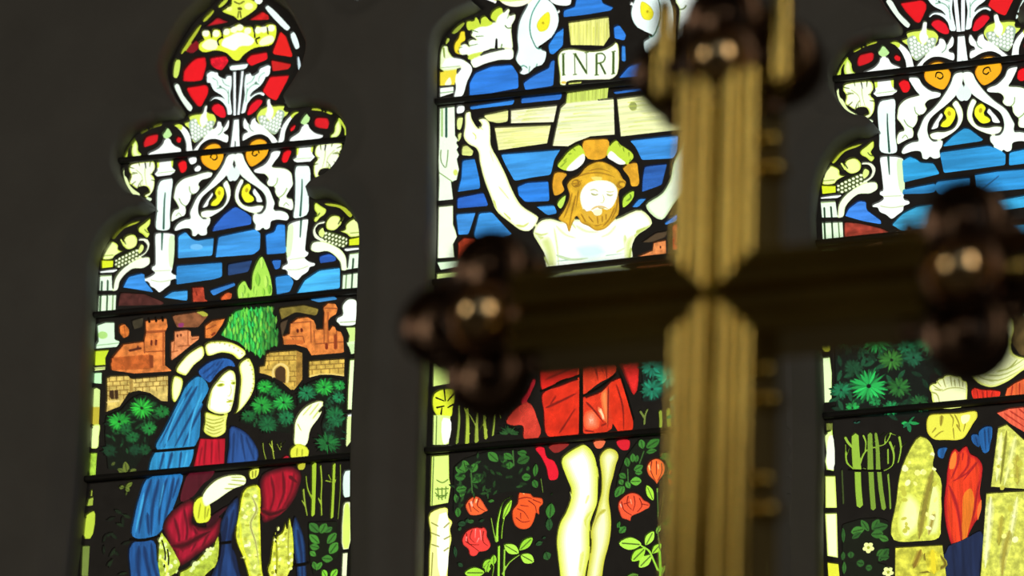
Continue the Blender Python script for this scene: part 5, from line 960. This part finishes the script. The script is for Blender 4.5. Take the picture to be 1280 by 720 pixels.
def build_light(L, root, ox, oz):
    base = inset(L.outline, -2.0)
    polys = [base] + [q[3] for q in L.sh]
    verts, edges = [], []
    for p in polys:
        n0 = len(verts); m = len(p)
        verts += [Vector((float(x), float(y))) for x, y in p]
        edges += [(n0 + i, n0 + (i + 1) % m) for i in range(m)]
    res = delaunay_2d_cdt(verts, edges, [], 0, 0.03)
    V = np.array([(v.x, v.y) for v in res[0]]); T = np.array([list(f) for f in res[2] if len(f) == 3])
    cen = V[T].mean(1)
    keep = inside(base, cen); T = T[keep]; cen = cen[keep]
    own = np.full(len(T), -1)
    for i, (part, color, kind, poly, can) in enumerate(L.sh):
        lo, hi = poly.min(0), poly.max(0)
        c = np.where((cen[:, 0] > lo[0]) & (cen[:, 0] < hi[0]) & (cen[:, 1] > lo[1]) & (cen[:, 1] < hi[1]))[0]
        if len(c): own[c[inside(poly, cen[c])]] = i
    # glass always stops short of the masonry: a lead runs round the edge
    e0 = L.outline; e1 = np.roll(e0, -1, 0); d_ = e1 - e0; l2 = (d_ ** 2).sum(1) + 1e-9
    near = np.zeros(len(T), bool)
    for a in range(0, len(T), 4000):
        q = cen[a:a + 4000, None, :]; t = np.clip(((q - e0) * d_).sum(2) / l2, 0, 1)
        near[a:a + 4000] = (((q - e0 - t[..., None] * d_) ** 2).sum(2)).min(1) < 1.2 ** 2
    own[near] = -1
    groups = {}; order = []
    for ti, o in enumerate(own):
        key_ = 'lead_came' if o < 0 else L.sh[o][0]
        if key_ == 'border_glass': key_ += '#left' if cen[ti][0] < L.axis else '#right'
        if key_ not in groups: groups[key_] = []
        groups[key_].append(ti)
    objs = {}
    for key_ in sorted(groups, key=lambda s_: s_.count('>')):
        mats, tris, idx = [], [], []
        for ti in groups[key_]:
            o = own[ti]
            if o < 0: m = M_LEAD
            elif L.sh[o][1] == 'PAINT': m = M_PAINT
            else: m = glass(L.sh[o][1], L.sh[o][2])
            if m not in mats: mats.append(m)
            tris.append([int(v) for v in T[ti]]); idx.append(mats.index(m))
        co, fa, mi = slab(tris, V, idx, LEAD_T if key_ == 'lead_came' else GLASS_T, ox, oz)
        par = root
        if '>' in key_: par = objs.get(key_.split('>')[0], root)
        nm = key_.split('>')[-1].split('#')[0]
        objs[key_] = mesh_obj(nm, co, fa, mats, mi, par)
    return objs

def bar(root, ox, oz, x0, z0, x1, z1, r=6.5, y=-13.0):
    """round iron saddle bar in front of the glass"""
    a = Vector(((x0 - ox) / 1000, y / 1000, (z0 - oz) / 1000)); b = Vector(((x1 - ox) / 1000, y / 1000, (z1 - oz) / 1000))
    d = (b - a).normalized(); u = Vector((0, 1, 0)); w = d.cross(u)
    co, fa = [], []; n = 10
    for p in (a, b):
        for i in range(n):
            t = 2 * math.pi * i / n; co.append(p + (u * math.cos(t) + w * math.sin(t)) * r / 1000)
    for i in range(n): fa.append([i, (i + 1) % n, n + (i + 1) % n, n + i])
    fa.append(list(range(n))[::-1]); fa.append(list(range(n, 2 * n)))
    return mesh_obj('saddle_bar', [tuple(c) for c in co], fa, [M_IRON], None, root, False)

LIGHTS = []
for L, lab, bars in ((LEFT, 'stained glass window light showing a robed woman in a blue veil beside a cypress tree', [('150,204', '437,177'), ('112,397', '452,366'), ('100,602', '440,572')]),
                     (MID, 'tall central stained glass window light showing a figure on a cross above red roses', [('543,131', '936,92'), ('545,356', '936,313'), ('530,566', '938,532')]),
                     (RIGHT, 'stained glass window light behind the cross showing a robed man with clasped hands', [('1044,102', '1335,69'), ('1023,307', '1374,270'), ('1033,522', '1380,491')])):
    oz = L.outline[:, 1].min(); ox = L.axis
    root = empty('stained_glass_window', (ox / 1000, 0, ZC + oz / 1000))
    tag(root, lab, 'stained glass window', kind='thing')
    build_light(L, root, ox, oz)
    lo, hi = L.outline[:, 0].min(), L.outline[:, 0].max()
    for a, b in bars:
        pa = U(*[float(v) for v in a.split(',')]); pb = U(*[float(v) for v in b.split(',')])
        # find where the opening ends at this height and let the bar reach the stone
        z = (pa[1] + pb[1]) / 2; o = L.outline; q = np.roll(o, -1, 0)
        xs = [p[0] + (z - p[1]) / (r_[1] - p[1]) * (r_[0] - p[0]) for p, r_ in zip(o, q) if (p[1] - z) * (r_[1] - z) < 0]
        x0, x1 = min(xs), max(xs); f = lambda x: pa[1] + (x - pa[0]) / (pb[0] - pa[0]) * (pb[1] - pa[1])
        bar(root, ox, oz, x0 - 1, f(x0), x1 + 1, f(x1))
    LIGHTS.append(root)

# small tracery light in the stone between the two heads
LN = Lancet(U(462, -30)[0]); MIR = 0; CAN = False
LN.outline = ccw(crom(P('p', '455.5,10 447,-6 440,-28 444,-52 464,-66 484,-54 482,-28 468,-4')))
g('pale_pane', W, 'p', '455.5,8 449,-6 443,-28 447,-50 464,-62 480,-52 478,-28 464,-5')
TOPL = LN
ox, oz = LN.axis, LN.outline[:, 1].min()
root = empty('tracery_window', (ox / 1000, 0, ZC + oz / 1000))
tag(root, 'small pale pointed tracery light at the top edge between two window heads', 'window', kind='thing')
build_light(LN, root, ox, oz)

# ================================================================== the church around it
FLOOR, CEIL = 0.0, 6.4
XL, XR, YB = -3.2, 3.4, -8.2
def prof(d):
    return np.interp(d, [0, 6, 10, 16, 40, 52, 66, 82], [-6, -44, -49, -52, -66, -75, -78, -78])
def prof_back(d):
    return np.interp(d, [0, 30, 60], [5, 60, 90])
outs = [LEFT.outline, MID.outline, RIGHT.outline, TOPL.outline]
seg0 = np.vstack(outs); seg1 = np.vstack([np.roll(o, -1, 0) for o in outs]); sd = seg1 - seg0; sl2 = (sd ** 2).sum(1) + 1e-9
def dist(p):
    out = np.zeros(len(p))
    for a in range(0, len(p), 3000):
        q = p[a:a + 3000, None, :]; t = np.clip(((q - seg0) * sd).sum(2) / sl2, 0, 1)
        out[a:a + 3000] = np.sqrt((((q - seg0 - t[..., None] * sd) ** 2).sum(2)).min(1))
    return out
wv, we = [], []
for o in outs:
    n0 = len(wv); m = len(o); wv += [tuple(p) for p in o]; we += [(n0 + i, n0 + (i + 1) % m) for i in range(m)]
extra = []
for o in outs:
    fine = crom(o, True, 2)
    for d in (6, 10, 16, 28, 40, 48, 58, 66, 74, 82):
        p = inset(fine, -d); q = p[dist(p) > d * 0.985]; extra.append(q)
ex = np.vstack(extra); inn = np.zeros(len(ex), bool)
for o in outs: inn |= inside(o, ex)
ex = ex[~inn]
wv += [tuple(p) for p in ex]
x0, x1, z0, z1 = XL * 1000, XR * 1000, (FLOOR - ZC) * 1000, (CEIL - ZC) * 1000
n0 = len(wv); wv += [(x0, z0), (x1, z0), (x1, z1), (x0, z1)]; we += [(n0 + i, n0 + (i + 1) % 4) for i in range(4)]
res = delaunay_2d_cdt([Vector((float(a), float(b))) for a, b in wv], we, [], 0, 0.05)
V = np.array([(v.x, v.y) for v in res[0]]); T = np.array([list(f) for f in res[2] if len(f) == 3]); cen = V[T].mean(1)
hole = np.zeros(len(T), bool)
for o in outs: hole |= inside(o, cen)
T = T[~hole]; dv = dist(V)
nv = len(V)
co = [(V[i][0] / 1000, prof(dv[i]) / 1000, V[i][1] / 1000 + ZC) for i in range(nv)] + [(V[i][0] / 1000, prof_back(dv[i]) / 1000, V[i][1] / 1000 + ZC) for i in range(nv)]
fa = []; edge = {}
for tri in T.tolist():
    fa.append(tri); fa.append([nv + i for i in reversed(tri)])
    for a, b in zip(tri, tri[1:] + tri[:1]):
        if (b, a) in edge: del edge[(b, a)]
        else: edge[(a, b)] = 1
for a, b in edge: fa.append([b, a, nv + a, nv + b])
wall = mesh_obj('wall_back', co, fa, [M_STONE], None, None, True)
tag(wall, kind='structure')
wall.data.set_sharp_from_angle(angle=math.radians(35))
def box(name, x0, x1, y0, y1, z0, z1, mat, parent=None):
    co = [(x, y, z) for x in (x0, x1) for y in (y0, y1) for z in (z0, z1)]
    fa = [[0, 1, 3, 2], [4, 6, 7, 5], [0, 4, 5, 1], [2, 3, 7, 6], [0, 2, 6, 4], [1, 5, 7, 3]]
    return mesh_obj(name, co, fa, [mat], None, parent)
tag(box('floor', XL - .2, XR + .2, YB - .2, .12, -0.2, FLOOR, M_FLAG), kind='structure')
tag(box('ceiling', XL - .2, XR + .2, YB - .2, .12, CEIL, CEIL + .2, M_TIMBER), kind='structure')
tag(box('wall_left', XL - .2, XL, YB, .12, FLOOR, CEIL, M_PLASTER), kind='structure')
tag(box('wall_right', XR, XR + .2, YB, .12, FLOOR, CEIL, M_PLASTER), kind='structure')
tag(box('wall_front', XL - .2, XR + .2, YB - .2, YB, FLOOR, CEIL, M_PLASTER), kind='structure')

# ================================================================== brass cross in the foreground, out of focus
CD = 2.0
CC = along(908, 385, CD)
YAW = math.radians(-8.0); LEAN = math.radians(2.4)
W_ = 0.0302; BR = 0.0062; DEP = 0.058; UP, ARM = 0.165, 0.150
croot = empty('standing_cross', (0, 0, 0))
tag(croot, 'large blurred brass cross with budded ends standing in front of the windows', 'cross')
RZ = Matrix.Rotation(YAW, 4, 'Z') @ Matrix.Rotation(LEAN, 4, 'Y')
foot = CC - (RZ @ Vector((0, 0, 1))) * ((CC.z - FLOOR) / (RZ @ Vector((0, 0, 1))).z)
croot.matrix_world = Matrix.Translation(foot) @ RZ
HC = (CC - foot).length            # height of the crossing above the foot, in the cross's own axes
def bead(u):
    h = 0.0 if abs(u) > .0299 else -0.006
    for c in (-0.0238, -0.0096, 0.0096, 0.0238):
        if abs(u - c) < BR: h = max(h, math.sqrt(BR * BR - (u - c) ** 2))
    return h
def limb(name, length, ang, parent, ms=1.0):
    """moulded limb: four half-round beads along its face, mitred at the crossing"""
    us = sorted(set([-W_, W_, -W_ + .0004, W_ - .0004] + [c + BR * math.cos(t) for c in (-0.0238, -0.0096, 0.0096, 0.0238) for t in np.linspace(0, math.pi, 11)] + [0.0, -.0033, .0033, -.0166, .0166, -.0168, .0168, -.0299, .0299]))
    ring = [(u, -bead(u)) for u in us] + [(W_, DEP), (-W_, DEP)]
    ca, sa = math.cos(ang), math.sin(ang); co = []; n = len(ring)
    for end in (0, 1):
        for u, y in ring:
            v = abs(u) * ms if end == 0 else length
            co.append((u * ca + v * sa, y - DEP / 2, HC + v * ca - u * sa))
    fa = [[i, (i + 1) % n, n + (i + 1) % n, n + i] for i in range(n)] + [list(range(n, 2 * n))]
    o = mesh_obj(name, co, fa, [M_BRASS], None, parent, True)
    o.data.set_sharp_from_angle(angle=math.radians(50))
    return o
def lathe(pr, n=28):
    """profile (radius, forward) turned about the y axis"""
    co, fa = [], []
    for r, y in pr:
        for i in range(n):
            a = 2 * math.pi * i / n; co.append(Vector((r * math.cos(a), -y, r * math.sin(a))))
    for j in range(len(pr) - 1):
        for i in range(n): fa.append([j * n + i, j * n + (i + 1) % n, (j + 1) * n + (i + 1) % n, (j + 1) * n + i])
    return co, fa
def joined(name, pieces, parent, mat=None):
    co, fa = [], []
    for c, f, off in pieces:
        n0 = len(co); co += [tuple(v + Vector(off)) for v in c]; fa += [[n0 + i for i in q] for q in f]
    o = mesh_obj(name, co, fa, [mat or M_BRASS], None, parent, True)
    o.data.set_sharp_from_angle(angle=math.radians(45))
    return o
limb('crossarm', ARM, math.radians(90), croot); limb('crossarm', ARM, math.radians(-90), croot)
limb('upright', UP, 0, croot, 0.98); limb('upright', 0.62, math.radians(180), croot, 0.98)
LOBE = [(0.0001, 0.004), (0.006, 0.004), (0.012, 0.0015), (0.017, 0.001), (0.0195, 0.004), (0.0225, 0.009), (0.026, 0.010), (0.029, 0.007), (0.0305, 0.0), (0.0305, -0.018), (0.026, -0.022), (0.0001, -0.022)]
BOSS = [(0.0185 * math.sin(t) + .0001, 0.0185 * math.cos(t)) for t in np.linspace(0, math.pi * .62, 12)] + [(0.0001, -0.009)]
BALL = [(0.0001, 0.0075), (0.003, 0.0069), (0.0055, 0.0051), (0.007, 0.0025), (0.0075, 0.0), (0.007, -0.0025), (0.0055, -0.0051), (0.003, -0.0069), (0.0001, -0.0075)]
lc, lf = lathe(LOBE); bc, bf = lathe(BOSS, 20); kc, kf = lathe(BALL, 14)
M_GILT = principled('gilded_boss', (0.98, 0.70, 0.36), 0.22, 1.0)
def terminal(ang, reach):
    ca, sa = math.cos(ang), math.sin(ang)
    def at(u, v, y=0.0): return (u * ca + v * sa, y - DEP / 2 + 0.012, HC + v * ca - u * sa)
    t = joined('terminal', mat=M_DARK_METAL, parent=croot, pieces=[(lc, lf, at(0, reach + 0.043, -.002)), (lc, lf, at(-0.040, reach + 0.006)), (lc, lf, at(0.040, reach + 0.006)), (lc, lf, at(0, reach + 0.006, -.004))])
    joined('boss', [(bc, bf, at(0, reach + 0.006, -.012))], t, M_GILT)
    for u, v in ((0, reach + 0.043), (-0.040, reach + 0.006), (0.040, reach + 0.006)): joined('stud', [(kc, kf, at(u, v, -.006))], t, M_DARK_METAL if v < reach + .03 or ca > .5 or sa < 0 else M_BRASS)
    for sgn in ((-1, 1) if ca > .5 else ()):          # on the top end, a half-round petal either side, lying along the limb
        pr = [(.0001, -.045), (.004, -.043), (.0068, -.038), (.0075, -.03), (.0075, .03), (.0068, .038), (.004, .043), (.0001, .045)]
        n = 14; co = []; fa = []
        for r_, v_ in pr:
            for i in range(n):
                a = 2 * math.pi * i / n; q = at(sgn * .0445 + r_ * math.cos(a) * .96, reach + .020 + v_, -.006 + r_ * math.sin(a)); co.append(Vector(q))
        for j in range(len(pr) - 1):
            for i in range(n): fa.append([j * n + i, j * n + (i + 1) % n, (j + 1) * n + (i + 1) % n, (j + 1) * n + i])
        joined('petal', [(co, fa, (0, 0, 0))], t)
    for u, v in ((-0.030, reach + 0.040), (0.030, reach + 0.040), (-0.038, reach - 0.032), (0.038, reach - 0.032)): joined('bead', [(kc, kf, at(u, v, -.002))], t, M_DARK_METAL)
terminal(0, 0.170); terminal(math.radians(90), 0.168); terminal(math.radians(-90), 0.168)
# little ball flowers up the flank of the upright
for zz in (0.108, -0.062, -0.140):
    for dy, dz in ((-0.014, 0.010), (0.006, -0.006), (-0.004, -0.008)):
        joined('ball_flower', [(kc, kf, (W_ + 0.003, dy + .004, HC + zz + dz))], croot)
# staff and foot
def turned(name, pr, parent, n=28):
    co, fa = [], []
    for r, z in pr:
        for i in range(n):
            a = 2 * math.pi * i / n; co.append((r * math.cos(a), r * math.sin(a), z))
    for j in range(len(pr) - 1):
        for i in range(n): fa.append([j * n + i, j * n + (i + 1) % n, (j + 1) * n + (i + 1) % n, (j + 1) * n + i])
    o = mesh_obj(name, co, fa, [M_BRASS], None, parent, True); o.data.set_sharp_from_angle(angle=math.radians(45))
    return o
zt = HC - 0.62
turned('knop', [(.001, zt + .02), (.030, zt + .02), (.034, zt), (.05, zt - .02), (.062, zt - .05), (.05, zt - .08), (.034, zt - .10), (.026, zt - .12), (.001, zt - .12)], croot)
turned('staff', [(.001, zt - .11), (.022, zt - .11), (.022, .20), (.001, .20)], croot)
turned('foot', [(.001, .26), (.028, .26), (.034, .23), (.045, .20), (.10, .13), (.15, .09), (.16, .07), (.17, .06), (.19, .045), (.20, .035), (.20, .012), (.001, .012)], croot)

# ================================================================== daylight, lamps and camera
wd = bpy.data.worlds.new('overcast_sky'); SC.world = wd; wd.use_nodes = True
nt = wd.node_tree; nt.nodes.clear(); N = nt.nodes.new; Lk = nt.links.new
out = N('ShaderNodeOutputWorld'); bg = N('ShaderNodeBackground'); Lk(bg.outputs[0], out.inputs['Surface'])
tc = N('ShaderNodeTexCoord'); no = N('ShaderNodeTexNoise'); no.inputs['Scale'].default_value = 2.5; no.inputs['Detail'].default_value = 3
Lk(tc.outputs['Generated'], no.inputs['Vector'])
mr = N('ShaderNodeMapRange'); mr.inputs['To Min'].default_value = 1.10; mr.inputs['To Max'].default_value = 1.25
Lk(no.outputs['Fac'], mr.inputs['Value']); Lk(mr.outputs[0], bg.inputs['Strength'])
bg.inputs['Color'].default_value = (1.0, 1.0, 1.0, 1)

def lamp(name, loc, target, power, color, sx, sy):
    d = bpy.data.lights.new(name, 'AREA'); d.shape = 'RECTANGLE'; d.size = sx; d.size_y = sy; d.energy = power; d.color = color
    o = bpy.data.objects.new(name, d); COL.objects.link(o); o.location = loc
    o.rotation_euler = (Vector(target) - Vector(loc)).to_track_quat('-Z', 'Y').to_euler()
    return o
lamp('nave_lamp', (-2.6, -5.6, 3.7), CC, 20, (1.0, 0.88, 0.68), 0.6, 1.4)
lamp('aisle_lamp', (3.1, -4.6, 3.3), CC, 12.5, (1.0, 0.84, 0.66), 0.5, 1.4)
lamp('cool_fill', (2.5, -8.0, 4.6), (-.4, 0, 3.2), 11, (0.84, 0.94, 1.0), 1.6, 2.2)  # added fill light that lifts the stone; no window stands there

cd = bpy.data.cameras.new('camera'); cam = bpy.data.objects.new('camera', cd); COL.objects.link(cam)
cd.sensor_width = 36.0; cd.lens = F / 1280 * 36.0; cd.clip_start = 0.05; cd.clip_end = 100
right = cam_to_world((1, 0, 0)); upv = cam_to_world((0, -1, 0)); fw = cam_to_world((0, 0, 1))
cam.matrix_world = Matrix(((right.x, upv.x, -fw.x, CAM.x), (right.y, upv.y, -fw.y, CAM.y), (right.z, upv.z, -fw.z, CAM.z), (0, 0, 0, 1)))
cd.dof.use_dof = True; cd.dof.focus_distance = 5.3; cd.dof.aperture_fstop = 4.8
SC.camera = cam
SC.view_settings.view_transform = 'Standard'; SC.view_settings.look = 'None'; SC.view_settings.exposure = 0.0; SC.view_settings.gamma = 1.0
SC.view_settings.use_curve_mapping = False
SC.cycles.transparent_max_bounces = 16
